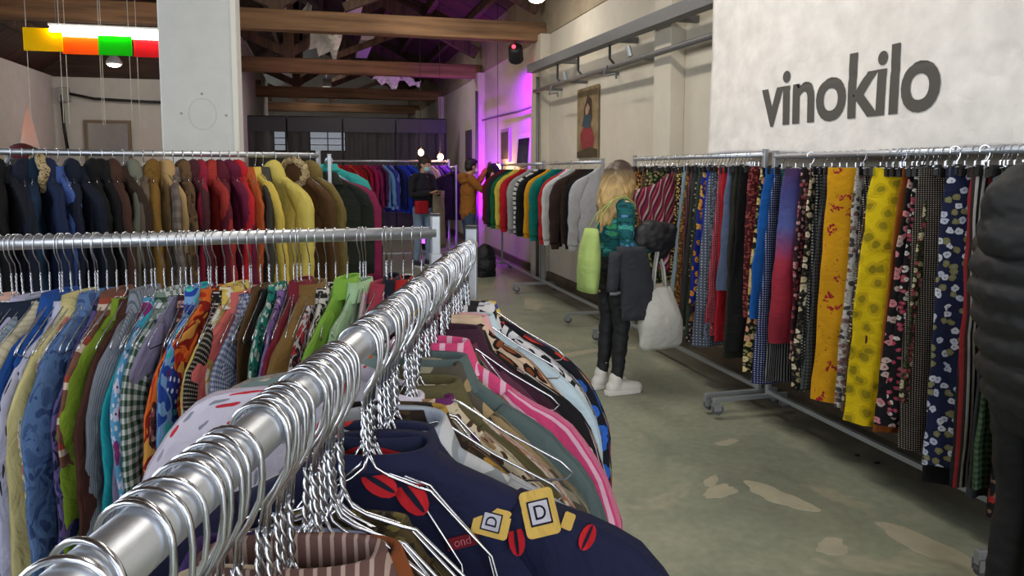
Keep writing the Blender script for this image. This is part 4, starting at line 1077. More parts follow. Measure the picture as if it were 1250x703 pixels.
# ---- rainbow row before the black screen
rb = [('tomato red', '#b3202a'), ('scarlet red', '#c01f26'), ('brick red', '#8f1c22'), ('ruby red', '#a8152e'), ('coral red', '#c0392f'), ('cherry red', '#b01530'), ('rust red', '#96261f'), ('blood red', '#7c1420'), ('crimson red', '#b01a3c'),
      ('raspberry pink', '#a11e54'), ('deep fuchsia', '#97205f'), ('mulberry', '#6f1f4c'), ('plum purple', '#5c1f52'), ('pale sky blue', '#6f9fd0'), ('violet blue', '#3c3fa0'), ('lavender blue', '#7d8fd6'), ('ink navy', '#17205c'), ('cobalt blue', '#1a36b0'),
      ('royal blue', '#1f3fd0'), ('ultramarine blue', '#1b26a0'), ('electric blue', '#2450e8'), ('denim blue', '#2f4a86'), ('slate blue', '#4b5b86'), ('ash grey', '#6d6d72'), ('stone grey', '#85827c'), ('straw beige', '#b5a078'), ('cream', '#cbbf9f'), ('dusky violet', '#6a4a86'), ('grape purple', '#56208c'), ('bright violet', '#7a2fc0'), ('indigo', '#3a1f78')]
rn = random.Random(5)
row([(c + ' top', rn.choice(['sweat', 'shirt', 'sweat']), F('plain', h), {'k': rn.uniform(.98, 1.12)}) for c, h in rb], lambda i, n, op: (.25 + 1.92 * i / (n - 1), 13.0, 1.765), R(-90 + 30), 'in the rainbow row', 'tops of the rainbow row', HM_FAR, R(8), z0=-.09, hi=False)
dk = [('black quilted', '#17171a'), ('dark violet', '#3a2066'), ('charcoal wool', '#26262b'), ('black and white trimmed', '#1c1c22'), ('midnight purple', '#251a3c'), ('dark olive', '#26251c'), ('black nylon', '#101013'), ('dark khaki brown', '#2c261c'), ('black leather', '#121012')]
row([(c + ' jacket', 'jacket', F('plain', h), {'k': 1.12}) for c, h in dk], lambda i, n, op: (2.26, 14.0 - 1.45 * i / (n - 1), 1.66), R(0), 'between the two men', 'dark jackets between the two men', HM_FAR, R(8), z0=-.09, hi=False)
# ---- sweaters along the long wall, from the purple wall towards the blonde woman
sweaters = [
    ('maroon sweatshirt', F('plain', '#6b1d28')), ('blackish blue sweatshirt', F('plain', '#161a26')), ('dark slate sweatshirt', F('plain', '#222a33')), ('ink navy sweatshirt', F('plain', '#1a2236')), ('bottle green sweatshirt', F('plain', '#14663c')), ('lemon yellow sweatshirt', F('plain', '#dcc552')),
    ('coral pink sweatshirt', F('plain', '#d7705a')), ('scarlet sweatshirt', F('plain', '#bd1f2c')), ('dark red sweatshirt', F('plain', '#86161f')), ('marl grey sweatshirt', F('plain', '#a1a1a4')), ('sea green sweatshirt', F('plain', '#2a8f7c')), ('white sweatshirt with black stripes', F('hstripe', '#d8d6d2 #1e1f22', 16)), ('silver grey sweatshirt', F('plain', '#b0b0b2')),
    ('black baggy sweatshirt', F('plain', '#15151a')), ('amber yellow sweatshirt', F('plain', '#d99a1e')), ('deep blue sweatshirt', F('plain', '#1e3a78')), ('teal green sweatshirt', F('plain', '#0f7d72')), ('royal blue sweatshirt', F('plain', '#244a8e')), ('pale mint sweatshirt', F('plain', '#a7cfa4')), ('bright red sweatshirt', F('plain', '#c4202a')),
    ('white zipped sweatshirt', F('plain', '#dedcdc')), ('dark navy sweatshirt', F('plain', '#18203a')), ('dark brown sweatshirt', F('plain', '#3b2b25')), ('black long sweatshirt', F('plain', '#131318')), ('pale grey crew neck sweatshirt', F('plain', '#c3c4ca'))]
ys_s = 11.25 - 3.90 * np.linspace(0, 1, len(sweaters)) ** .93
row([(d, 'sweat', f, {'k': 1.1 + .04 * ((i * 7) % 5) / 5, 'yaw': ((i * 37) % 9) - 4}) for i, (d, f) in enumerate(sweaters)], lambda i, n, op: (XR + (-.02, .05, -.03, .02, -.05, -.06, .02, -.05, .04, -.03, .05, -.02, -.01, -.06, .0, .03, -.05, .04, .02, -.03, -.07, .03, -.06, .05, .05)[i], float(ys_s[i]), HR), 0, 'on the sweatshirt rack', 'sweatshirts along the long wall', HM_FAR, R(6), z0=-.085, A=.012, thick=1.1, droop=1.5)
# ---- trousers and skirts beside the blonde woman
SK = 'skirt'; TR = 'trousers'
mid_items = [
    ('scarlet plain skirt', SK, F('plain', '#9a1f2a'), {'at': 6.27, 'L': .9}), ('orange flowered skirt', SK, F('floral', '#a85a2a #e0b060 #5a2a1a', 24), {'at': 6.2, 'L': .95}), ('black and gold flowered skirt', SK, F('floral', '#1a1614 #c89a4a #8a5a2a', 26), {'at': 6.12, 'L': 1.0}), ('brown checked skirt', SK, F('plaid', '#5a4030 #8a6a4a', 24), {'at': 6.04, 'L': 1.0}), ('dark green flowered skirt', SK, F('floral', '#1f2a20 #8a9a5a #c0a070 #2a3a2a', 24), {'at': 5.95, 'L': 1.0}),
    ('black skirt with tiny gold flowers', SK, F('floral', '#16130f #c9a348 #d8c08a #2a2418', 40), {'at': 5.70}),
    ('maroon paisley trousers', TR, F('floral', '#4a2a2c #8a5a3a #2a1a1c', 30), {'at': 5.63, 'L': 1.24}), ('pale denim blue trousers', TR, F('plain', '#8fa6b4'), {'at': 5.56, 'L': 1.05, 'b': .026}), ('ochre brown patterned skirt', SK, F('floral', '#6a4a24 #b08040 #3a2814', 30), {'at': 5.50}),
    ('purple brown striped skirt', SK, F('stripe', '#4a2c3a #7a5a5a', 40), {'at': 5.44}), ('dark grey plain trousers', TR, F('plain', '#3a3c38'), {'at': 5.375, 'L': 1.15}), ('black and white marbled skirt', SK, F('leopard', '#2a2a28 #b9b6a6 #141414', 26), {'at': 5.31, 'L': 1.3, 'w1': .24}),
    ('dark green zigzag skirt', SK, F('hstripe', '#1d2622 #5a6a5a', 50), {'at': 5.25, 'L': 1.26}), ('plum skirt with orange leaves', SK, F('floral', '#33203a #c07a2a #8a6a4a #5a3a4a', 22), {'at': 5.19, 'L': 1.3}),
    ('royal blue skirt with orange flowers', SK, F('floral', '#1f2a86 #e0912a #d8a850 #1f2a86', 13), {'at': 5.13, 'L': 1.0, 'b': .026}), ('bright blue plain skirt', SK, F('plain', '#1c3bb0'), {'at': 5.06, 'L': 1.26}), ('grey geometric print skirt', SK, F('dots', '#565f72 #b7bcc4', 30), {'at': 5.0, 'L': 1.3, 'w1': .25}),
    ('slate lattice print skirt', SK, F('leopard', '#6a7482 #2a2f3c #3f4757', 34), {'at': 4.94, 'L': 1.22}), ('rose red skirt with black flowers', SK, F('floral', '#a8404a #241a1c #d88a80 #7a2a34', 22), {'at': 4.88, 'L': 1.2}), ('crimson speckled skirt', SK, F('dots', '#8c1a30 #d8a0a0', 50), {'at': 4.82, 'L': 1.1}), ('red plain long skirt', SK, F('plain', '#b5202c'), {'at': 4.765, 'L': 1.22}),
    ('faded denim skirt', SK, F('plain', '#5a6884'), {'at': 4.70, 'L': .85}), ('charcoal plain trousers', TR, F('plain', '#2f3030'), {'at': 4.64, 'L': 1.3}), ('dark olive plain skirt', SK, F('plain', '#2c2b22'), {'at': 4.57, 'L': 1.3}), ('black plain long skirt', SK, F('plain', '#161618'), {'at': 4.50, 'L': 1.25, 'w1': .17}), ('dark red small print skirt', SK, F('floral', '#5a1c22 #a8504a #2a1014', 36), {'at': 4.43, 'L': 1.0, 'w1': .15, 'w0': .11, 'yaw': 4})]
row(mid_items, lambda i, n, op: (XR + .02, op['at'] - .12 if op['at'] > 5.8 else 4.345 + (op['at'] - 4.43) * .71, HR + .015), 0, 'beside the blonde woman', 'skirts and trousers beside the blonde woman', HM_CLIP, R(9), pm=1.6, L=1.2)
near_items = [
    ('black skirt with cream and peach roses', SK, F('floral', '#1c1814 #e8cf9a #e0a080 #d8c070 #8a8a5a', 12), {'at': 4.12, 'L': 1.3, 'w1': .25}),
    ('bright cobalt plain skirt', SK, F('plain', '#1a5fb0'), {'at': 4.06, 'L': .95}), ('navy and white tile print skirt', SK, F('dots', '#232b55 #b9bdd2', 42), {'at': 4.0, 'L': 1.34, 'w1': .25}), ('teal ornate print skirt', SK, F('leopard', '#2c6a62 #d8d6c0 #173b3a', 28), {'at': 3.94, 'L': 1.2}),
    ('black pinstriped pleated skirt', SK, F('stripe', '#17171b #8a8a8a', 40), {'at': 3.885, 'L': 1.3}), ('blue to red faded dip dyed skirt', SK, F('ombre', '#5a2a46 #4a4a8a #5560a0 #a83048 #a02a3a #8a2434', .95), {'at': 3.835, 'L': 1.05, 'b': .028, 'w1': .22, 'yaw': -20, 'dx': -.02}), ('dark wine flowered skirt', SK, F('floral', '#2c1a22 #a8505a #d0a0a0 #3a2a2a', 22), {'at': 3.775, 'L': 1.15}),
    ('cream and black flowered skirt', SK, F('floral', '#1a1816 #ddd0b4 #c8b890 #55503f', 16), {'at': 3.72, 'L': 1.28, 'w1': .23}), ('black spotted trousers', TR, F('dots', '#1a1b1e #9a9a94', 34), {'at': 3.665, 'L': 1.22}), ('grey black checked trousers', TR, F('plaid', '#26282a #55585a', 30), {'at': 3.615, 'L': 1.25}), ('brick red plain skirt', SK, F('plain', '#9c2428'), {'at': 3.56, 'L': 1.2}),
    ('white skirt with faint flowers', SK, F('floral', '#c4bdb0 #7a5a5a #5a6a5a #8a8478', 22), {'at': 3.505, 'L': 1.18}), ('mustard yellow trousers with red flowers', TR, F('sparse', '#dda012 #a8262e #a8402e', 5.5), {'at': 3.45, 'L': 1.28, 'b': .034, 'w0': .16, 'w1': .17, 'yaw': -38, 'dx': -.05}),
    ('white and grey sketched flower skirt', SK, F('floral', '#c8c4be #4a484c #8a6a6a #9a978f', 18), {'at': 3.385, 'L': 1.26}), ('black dotted long skirt', SK, F('dots', '#1a181c #c0b8ac', 50), {'at': 3.335, 'L': 1.2}), ('brown ethnic border print skirt', SK, F('leopard', '#5a4636 #cdbfa6 #2a1f1a', 30), {'at': 3.285, 'L': 1.26, 'w1': .24}), ('dark maroon plain skirt', SK, F('plain', '#5c1a24'), {'at': 3.235, 'L': 1.1}),
    ('aubergine plain skirt', SK, F('plain', '#2e2140'), {'at': 3.19, 'L': 1.2}), ('bright yellow skirt with dark paisley print', SK, F('leopard', '#e3c60c #9a8a12 #cdb00c', 7), {'at': 3.12, 'L': 1.30, 'b': .04, 'w0': .13, 'w1': .21, 'yaw': -40, 'A': .014, 'dx': -.06}), ('rust brown plain skirt', SK, F('plain', '#94501c'), {'at': 3.06, 'L': 1.3}),
    ('black skirt with pink roses', SK, F('floral', '#15141a #d88a92 #c8b0a8 #15141a', 15), {'at': 3.0, 'L': 1.25, 'w1': .24}), ('black skirt with white blossom', SK, F('floral', '#131318 #d8d0ca #b0405a #131318', 24), {'at': 2.95, 'L': 1.2}), ('olive and cream flowered skirt', SK, F('floral', '#2c2c20 #c8c09a #a04050 #55583a', 22), {'at': 2.9, 'L': 1.1}),
    ('black skirt with small cream diamonds', SK, F('dots', '#1c181a #b9ab98', 60), {'at': 2.86, 'L': 1.32, 'b': .03, 'w1': .21, 'yaw': -32, 'dx': -.035}), ('black plain pleated skirt', SK, F('plain', '#131316'), {'at': 2.785, 'L': 1.45, 'dx': .04, 'w1': .17}), ('navy skirt with white and olive flowers', SK, F('floral', '#1c2344 #c4cbe0 #8a8656 #d5d9e4 #1c2344', 16), {'at': 2.72, 'L': 1.34, 'b': .03, 'w1': .2, 'yaw': -26, 'dx': -.03}),
    ('white red and black striped skirt', SK, F('multistripe', '#1b1b1d #c9c4bd #1b1b1d #8c2626 #3a2a2a #c9c4bd', 7), {'at': 2.66, 'L': 1.4, 'yaw': -8, 'dx': .0, 'w1': .17}), ('pale blue grey plain skirt', SK, F('plain', '#8094ac'), {'at': 2.60, 'L': 1.1, 'dx': .07, 'w1': .16}), ('grey velvet long skirt', SK, F('plain', '#36393c'), {'at': 2.545, 'L': 1.42, 'w1': .16, 'w0': .12, 'dx': .02}), ('dark green checked skirt', SK, F('plaid', '#1d2a20 #4f6a4a', 22), {'at': 2.5, 'L': 1.36}), ('black skirt with red flower hem', SK, F('floral', '#141214 #a02a2a #7a5a4a #141214', 14), {'at': 2.44, 'L': 1.45})]
row(near_items, lambda i, n, op: (XR + op.get('dx', .02), float(np.interp(op['at'], (2.44, 2.66, 2.72, 2.86, 3.12, 3.45, 4.12), (2.38, 2.54, 2.61, 2.76, 3.05, 3.34, 4.14))), HR), 0, 'on the long skirt rack', 'skirts on the long skirt rack', HM_CLIP, R(9), pm=1.7, L=1.2)

for k in range(44):
    y = 2.32 + k * .041 + random.uniform(-.012, .012) if k < 22 else 4.42 + (k - 22) * .085 + random.uniform(-.03, .03)
    put_hanger(HM_CLIP, (XR, y, HR if k < 22 else HR + .015), (0, R(random.uniform(-3, 3)), R(random.uniform(-12, 12))), 'spare chrome clip hanger between the garments on the %s' % ('long skirt rack' if k < 22 else 'rack beside the blonde woman'), 'spare clip hangers on the ' + ('long skirt rack' if k < 22 else 'rack beside the blonde woman'), 'clip_hanger')
# ------------------------------------------------------------------ people
SKIN = simple('skin', '#c99a7c', .55, 0, .05, 40, .08); SKIN2 = simple('skin_pale', '#d2a78c', .55, 0, .05, 40, .08)


def fuse(g, name, mat, parent, voxel=.009, smooth=4, wr=0, seed=0):
    me = g.mesh('raw'); o = bpy.data.objects.new('raw', me); COL.objects.link(o)
    m = o.modifiers.new('r', 'REMESH'); m.mode = 'VOXEL'; m.voxel_size = voxel; m.use_smooth_shade = True
    m = o.modifiers.new('s', 'SMOOTH'); m.iterations = smooth; m.factor = .5
    bpy.context.view_layer.update()
    me2 = bpy.data.meshes.new_from_object(o.evaluated_get(bpy.context.evaluated_depsgraph_get()))
    bpy.data.objects.remove(o); me2.name = name
    if wr:
        n_ = len(me2.vertices); co = np.zeros(n_ * 3, dtype=np.float32); me2.vertices.foreach_get('co', co); co = co.reshape(-1, 3)
        nr = np.zeros(n_ * 3, dtype=np.float32); me2.vertices.foreach_get('normal', nr); nr = nr.reshape(-1, 3)
        d = np.array([noise.noise((p[0] * 11 + seed, p[1] * 11, p[2] * 17)) + .6 * noise.noise((p[0] * 25, p[1] * 25 + seed, p[2] * 38)) for p in co.tolist()], dtype=np.float32)
        me2.vertices.foreach_set('co', (co + nr * (d * wr)[:, None]).ravel())
    uvl = me2.uv_layers[0] if me2.uv_layers else me2.uv_layers.new(name='UVMap')
    li = np.zeros(len(me2.loops), dtype=np.int32); me2.loops.foreach_get('vertex_index', li)
    co = np.zeros(len(me2.vertices) * 3, dtype=np.float32); me2.vertices.foreach_get('co', co); co = co.reshape(-1, 3)
    uvl.data.foreach_set('uv', np.stack([co[:, 0] + co[:, 1], co[:, 2]], 1)[li].astype(np.float32).ravel())
    me2.materials.clear(); me2.materials.append(mat); me2.polygons.foreach_set('use_smooth', [True] * len(me2.polygons))
    o2 = bpy.data.objects.new(name, me2); COL.objects.link(o2)
    if parent: o2.parent = parent
    return o2


def cap(g, pts, r, n=12, ref=(0, 1, 0)):
    """closed tapered tube with rounded ends; r entries are radii or (side, depth) pairs"""
    pts = [Vector(p) for p in pts]; rr = [x if isinstance(x, tuple) else (x, x) for x in r]
    d0 = (pts[0] - pts[1]).normalized(); d1 = (pts[-1] - pts[-2]).normalized(); P, Q = [], []
    for k in (.95, .7): P.append(pts[0] + d0 * min(rr[0]) * k); Q.append(tuple(x * math.sqrt(max(.02, 1 - k * k)) for x in rr[0]))
    P += pts; Q += rr
    for k in (.7, .95): P.append(pts[-1] + d1 * min(rr[-1]) * k); Q.append(tuple(x * math.sqrt(max(.02, 1 - k * k)) for x in rr[-1]))
    # resample for smooth bends
    g.tube(P, Q, n, True, 1.0, ref); return g


def hand(g, wr, d, palm, curl=.5, side=1, s=1.0):
    """palm and five separate fingers; d = pointing direction, palm = direction the palm faces, side = which side the thumb leaves"""
    wr, d, palm = Vector(wr), Vector(d).normalized(), Vector(palm); palm = (palm - d * palm.dot(d)).normalized(); ac = d.cross(palm) * side
    e = wr + d * .085 * s
    cap(g, [wr - d * .02, wr + d * .03 * s, e], [(.022 * s, .02 * s), (.036 * s, .016 * s), (.038 * s, .014 * s)], 10, palm)
    for k, (o_, L) in enumerate(((.028, .068), (.010, .078), (-.009, .073), (-.027, .056))):
        p = e + ac * o_ * s; dd = d.copy(); pts = [p - d * .012]
        for j in range(3):
            dd = (dd + palm * curl * (.45 + .25 * j)).normalized(); p = p + dd * L * s * (.42, .33, .25)[j]; pts.append(p)
        cap(g, pts, [.0098 * s, .0095 * s, .0085 * s, .007 * s], 8, palm)
    p = wr + d * .03 * s + ac * .03 * s; t1 = p + (ac * .8 + d * .6 + palm * .3).normalized() * .036 * s; t2 = t1 + (d * .9 + ac * .1 + palm * .5).normalized() * .03 * s
    cap(g, [p - ac * .01, t1, t2], [.013 * s, .011 * s, .0085 * s], 8, palm)


def head(g, c, M, s=1.0):
    """skull, jaw, nose, ears; local +x is the face direction"""
    c = Vector(c)
    def b(p, a, b_, c_): g.ball(c + M @ Vector(p) * s, a * s, b_ * s, c_ * s, 18, 12, M)
    b((-.012, 0, .022), .098, .077, .100); b((.022, 0, -.045), .070, .058, .075); b((.045, 0, -.085), .036, .036, .028)
    b((.092, 0, -.018), .018, .013, .026); b((.098, 0, -.033), .015, .017, .012); b((.083, 0, -.063), .012, .026, .010); b((.074, 0, .022), .022, .052, .012)
    for q in (-1, 1): b((-.004, q * .076, -.012), .020, .010, .032); b((.062, q * .034, -.03), .025, .024, .02)


def face_parts(root, c, M, s=1.0):
    c = Vector(c)
    for q in (-1, 1):
        G().ball(c + M @ Vector((.079, q * .031, .004)) * s, .011, .013, .008, 10, 6).build('eye', simple('eye_white', '#d8d2cc', .3), root, smooth=True)
        G().ball(c + M @ Vector((.088, q * .031, .004)) * s, .005, .006, .006, 8, 6).build('iris', simple('iris_dark', '#2a1a12', .2), root, smooth=True)
        G().ball(c + M @ Vector((.085, q * .033, .024)) * s, .008, .018, .004, 8, 6).build('eyebrow', simple('brow', '#2c1d14', .9), root, smooth=True)
    G().ball(c + M @ Vector((.092, 0, -.064)) * s, .007, .022, .006, 8, 6).build('lips', simple('lips', '#a8645a', .5), root, smooth=True)


def mid(a, b, q): return Vector(a).lerp(Vector(b), q)


def limbs(g, J, keys, r, n=12):
    cap(g, [J[k] for k in keys], r, n)


def person(label, loc, rz, J, top, trouser, shoe, hairf=None, skin=SKIN, voxel=.010, top_name='sweater', wr=.006, M=None, hands=(), face=True, topr=1.0, hem=.0, shoes='shoe', legr=1.0):
    root = tag(empty('person', loc, rz), label, 'person'); M = M or Matrix.Identity(3)
    J = {k: Vector(v) for k, v in J.items()}
    g = G(); head(g, J['head'], M)
    cap(g, [J['neck'] - Vector((0, 0, .05)), J['neck'], J['head'] + Vector((-.01, 0, -.05))], [.062, .056, .055])
    cap(g, [J['pel'], mid(J['pel'], J['chest'], .5), J['chest'], J['neck'] - Vector((0, 0, .05))], [(.155, .105), (.13, .09), (.155, .10), (.09, .07)], 16, (1, 0, 0))
    for s in 'LR':
        cap(g, [J['sh' + s], J['el' + s], J['wr' + s]], [.052, .042, .026])
        cap(g, [J['hip' + s], J['kn' + s], mid(J['kn' + s], J['an' + s], .35), J['an' + s]], [.082, .054, .052, .036])
        a = J['an' + s]; cap(g, [a + Vector((-.03, 0, -.04)), a + Vector((.06, 0, -.055)), a + Vector((.14, 0, -.065))], [.036, .036, .026])
    for h in hands: hand(g, J['wr' + h[0]], *h[1:])
    fuse(g, 'body', skin, root, voxel * .75, 3)
    # top
    g = G(); t_ = topr
    cap(g, [J['pel'] + Vector((0, 0, -.02 - hem)), mid(J['pel'], J['chest'], .5), J['chest'], J['neck'] + Vector((0, 0, -.045))], [(.175 * t_, .125 * t_), (.155 * t_, .115 * t_), (.175 * t_, .122 * t_), (.085, .075)], 16, (1, 0, 0))
    for s in 'LR': cap(g, [J['neck'] * .35 + J['sh' + s] * .65 + Vector((0, 0, -.01)), J['sh' + s], mid(J['sh' + s], J['el' + s], .6), J['el' + s], mid(J['el' + s], J['wr' + s], .55), J['wr' + s]], [.062, .068 * t_, .062 * t_, .056 * t_, .05 * t_, .040 * t_])
    cap(g, [J['neck'] + Vector((0, 0, -.04)), J['neck'] + Vector((0, 0, -.01))], [.07, .066])
    fuse(g, top_name, top, root, voxel, 4, wr, rz)
    # trousers
    g = G(); L = legr
    cap(g, [J['pel'] + Vector((0, 0, .06)), J['pel'] + Vector((0, 0, -.06))], [(.16, .115), (.172, .128)], 16, (1, 0, 0))
    for s in 'LR': cap(g, [J['hip' + s] + Vector((0, 0, .02)), mid(J['hip' + s], J['kn' + s], .5), J['kn' + s], mid(J['kn' + s], J['an' + s], .35), J['an' + s] + Vector((0, 0, .03))], [.094 * L, .082 * L, .066 * L, .063 * L, .048 * L])
    fuse(g, 'trousers', trouser, root, voxel, 3, wr, rz + 3)
    for s in 'LR':
        a = J['an' + s]; g = G(); z = a.z
        cap(g, [(a.x - .045, a.y, .052), (a.x + .03, a.y, .052), (a.x + .10, a.y, .046), (a.x + .17, a.y, .040)], [(.042, .050), (.046, .05), (.049, .044), (.040, .036)], 14, (0, 0, 1))
        cap(g, [(a.x - .015, a.y, .06), (a.x - .012, a.y, .125)], [.05, .048])
        so = fuse(g, shoes, shoe, root, .008, 3)
        pl = [(a.x + x, a.y + y) for x, y in ((-.10, 0), (-.085, .04), (0, .047), (.10, .055), (.17, .048), (.215, 0), (.17, -.048), (.10, -.055), (0, -.047), (-.085, -.04))]
        if 'white' in shoe.name:
            for q in (.035, .06, .085): G().tube([(a.x + q, a.y - .03, .088 - q * .12), (a.x + q + .006, a.y, .104 - q * .14), (a.x + q, a.y + .03, .088 - q * .12)], .005, 6).build('lace', simple('lace_grey', '#bdb9b3', .9), so)
        G().rings([[(x, y, .0) for x, y in pl], [(x, y, .032) for x, y in pl]]).build('sole', simple('sole_white', '#d9d6d0', .6), so, bevel=.006)
    if face: face_parts(root, J['head'], M)
    if hairf: hairf(root, J, M)
    return root, J


def Rot(yaw=0, pitch=0):
    return Matrix.Rotation(R(yaw), 3, 'Z') @ Matrix.Rotation(R(pitch), 3, 'Y')


def short_hair(mat, nm='hair'):
    def f(root, J, M):
        g = G(); c = J['head']
        for p, a, b, cc in (((-.025, 0, .04), .098, .085, .100), ((-.045, 0, -.005), .075, .080, .085), ((.03, 0, .085), .07, .068, .045)): g.ball(c + M @ Vector(p), a, b, cc, 18, 12, M)
        fuse(g, nm, mat, root, .008, 2, .006)
    return f


# ---- the blonde woman at the skirts
hair_t = NT('blonde_hair'); tc = hair_t.n('ShaderNodeUVMap'); sp3 = hair_t.n('ShaderNodeSeparateXYZ'); hair_t.l(tc.outputs[0], sp3.inputs[0])
nz = hair_t.n('ShaderNodeTexNoise', i_Scale=1.0, i_Detail=5.0); mp = hair_t.n('ShaderNodeMapping'); mp.inputs['Scale'].default_value = (70, 4, 1); hair_t.l(tc.outputs[0], mp.inputs[0]); hair_t.l(mp.outputs[0], nz.inputs['Vector'])
mr_ = hair_t.n('ShaderNodeMapRange'); mr_.inputs['From Min'].default_value = 1.48; mr_.inputs['From Max'].default_value = 1.615; hair_t.l(sp3.outputs[1], mr_.inputs[0])
bl = hair_t.ramp(nz.outputs[0], [(.3, lin('#86683f')), (.5, lin('#b3935c')), (.7, lin('#d2b67e'))])
hair_t.l(hair_t.mix(mr_.outputs[0], bl, lin('#3a2a1e')), hair_t.b.inputs['Base Color']); hair_t.b.inputs['Roughness'].default_value = .45; hair_t.bump(nz.outputs[0], .6, .01)


def long_hair(root, J, M):
    g = G(); c = J['head']
    for p, a, b, cc in (((-.02, 0, .035), .108, .092, .105), ((-.05, 0, -.03), .08, .09, .10)): g.ball(c + M @ Vector(p), a, b, cc, 18, 12, M)
    rn = random.Random(3)
    for k in range(22):
        q = PI * (.40 + 1.2 * k / 21); ca, sa_ = math.cos(q), math.sin(q)
        p0 = c + M @ Vector((-.02 + .085 * ca, .085 * sa_, .04)); L = .40 + rn.uniform(-.04, .05) - .10 * abs(sa_)
        pts = [p0]
        for j in range(1, 6):
            t_ = j / 5; pts.append(Vector((p0.x + (-.06 + .02 * rn.uniform(-1, 1)) * t_ + .02 * ca * math.sin(t_ * 3), p0.y * (1 + .35 * math.sin(t_ * 2.2)) + .012 * rn.uniform(-1, 1), p0.z - L * t_)))
        cap(g, pts, [.03, .034, .032, .028, .022, .010], 9)
    fuse(g, 'hair', hair_t.m, root, .008, 2, .004)


JW = dict(pel=(0, 0, .93), chest=(.02, 0, 1.20), neck=(.025, 0, 1.415), head=(.06, 0, 1.535),
          shL=(.02, .155, 1.345), elL=(.13, .27, 1.16), wrL=(.22, .25, 1.38), shR=(.01, -.155, 1.345), elR=(-.02, -.225, 1.08), wrR=(.20, -.20, 1.06),
          hipL=(.0, .08, .87), knL=(.02, .085, .50), anL=(-.02, .09, .10), hipR=(0, -.08, .87), knR=(.035, -.08, .50), anR=(.0, -.085, .10))
GREENP = fabric('floral', ['#1c6468', '#46a8a0', '#5c8cc0', '#3f9a66', '#154048'], 24)
wm, JW = person('blonde woman in a green patterned blouse with jackets over her arm at the skirts', (2.03, 4.93, 0), R(8), JW, GREENP, simple('black_leggings', '#15161a', .7, 0, .08, 30), simple('white_trainer', '#dedad2', .55, 0, .1, 30),
                long_hair, SKIN2, .0095, 'blouse', .008, Rot(14, 18), [('L', (.6, .0, .6), (.6, -.3, -.5), .6, 1), ('R', (1, .1, -.05), (0, 0, -1), .5, 1)], topr=.98, hem=.02, legr=.92)
WL = Matrix.Translation((2.03, 4.93, 0)) @ Matrix.Rotation(R(8), 4, 'Z')


def wl(p): return WL @ Vector(p)


# lime shoulder bag
LIME = fabric('plain', ['#b9d17c'], 1.0, .9, .2); bg = tag(empty('shoulder_bag', (0, 0, 0)), 'lime green cloth shoulder bag hanging behind the blonde woman', 'bag')
g = G(); rs = []
for i in range(9):
    q = i / 8; z = 1.20 - .44 * q; a = .075 + .045 * q ** .6; b_ = .03 + .035 * math.sin(PI * min(1, q * .9))
    rs.append([wl((-.215 - .03 * q + b_ * math.sin(2 * PI * j / 20) + .008 * noise.noise((j * .7, z * 9, 1)), -.075 + a * sp(math.cos(2 * PI * j / 20), .7), z)) for j in range(20)])
g.rings(rs); g.build('pouch', LIME, bg, smooth=True)
for y in (-.12, -.03):
    G().tube([wl(p) for p in ((-.215, y, 1.19), (-.17, y * .9 - .04, 1.30), (-.08, -.135, 1.40), (.0, -.15, 1.425), (.075, -.15, 1.38), (.08, -.16, 1.25))], .008, 6, flat=.5).build('strap', LIME, bg, smooth=True)
# black puffy jacket and grey denim jacket over the forearm
bj = tag(empty('jacket', (0, 0, 0)), 'black padded jacket bundled over the forearm of the blonde woman', 'jacket')
g = G(); rn = random.Random(8)
for k in range(15):
    p = wl((.10 + .21 * (k % 5) / 4, -.22 + .04 * rn.uniform(-1, 1), 1.10 + .045 * (k // 5) + .02 * rn.uniform(-1, 1) - .05 * ((k % 5) / 4 - .4) ** 2)); g.ball(p, .07, .06, .055, 10, 8)
for k in range(5): g.ball(wl((.27 + .03 * math.sin(k), -.20, 1.10 - .03 * k + .02)), .055, .05, .05, 10, 8)
fuse(g, 'body', simple('black_padded', '#17171b', .6, 0, .2, 25), bj, .01, 3, .01)
dj = tag(empty('denim_jacket', (0, 0, 0)), 'faded black denim jacket hanging from the arm of the blonde woman', 'jacket')
DEN = fabric('plain', ['#3d3f45'], 1.0, .9, .35)
g = G(); rs = []
for i in range(14):
    q = i / 13; z = 1.085 - .51 * q; hw_ = .115 + .03 * q
    rs.append([wl((.0 + .07 * q + hw_ * sp(math.cos(2 * PI * j / 26), .8) + .012 * noise.noise((j * .5, z * 7, 4)), -.255 - .015 * q + (.045 - .01 * q) * sp(math.sin(2 * PI * j / 26), .8) + .02 * noise.noise((j * .8, z * 8, 2)) * q, z)) for j in range(26)])
g.rings(rs); g.build('body', DEN, dj, smooth=True)
g = G(); rs = []
for i in range(9):
    q = i / 8; z = 1.05 - .27 * q
    rs.append([wl((-.125 - .03 * q + (.05 - .01 * q) * math.cos(2 * PI * j / 16), -.262 + .035 * math.sin(2 * PI * j / 16) + .01 * noise.noise((j, z * 9, 2)), z)) for j in range(16)])
g.rings(rs); sl_ = g.build('sleeve', DEN, dj, smooth=True)
G().tube([wl((-.205 + .115 * q, -.262 - .032 * math.sin(PI * q), .77)) for q in np.linspace(.2, .95, 8)], .012, 6).build('cuff', simple('light_denim_edge', '#6a6c72', .9), sl_, smooth=True)
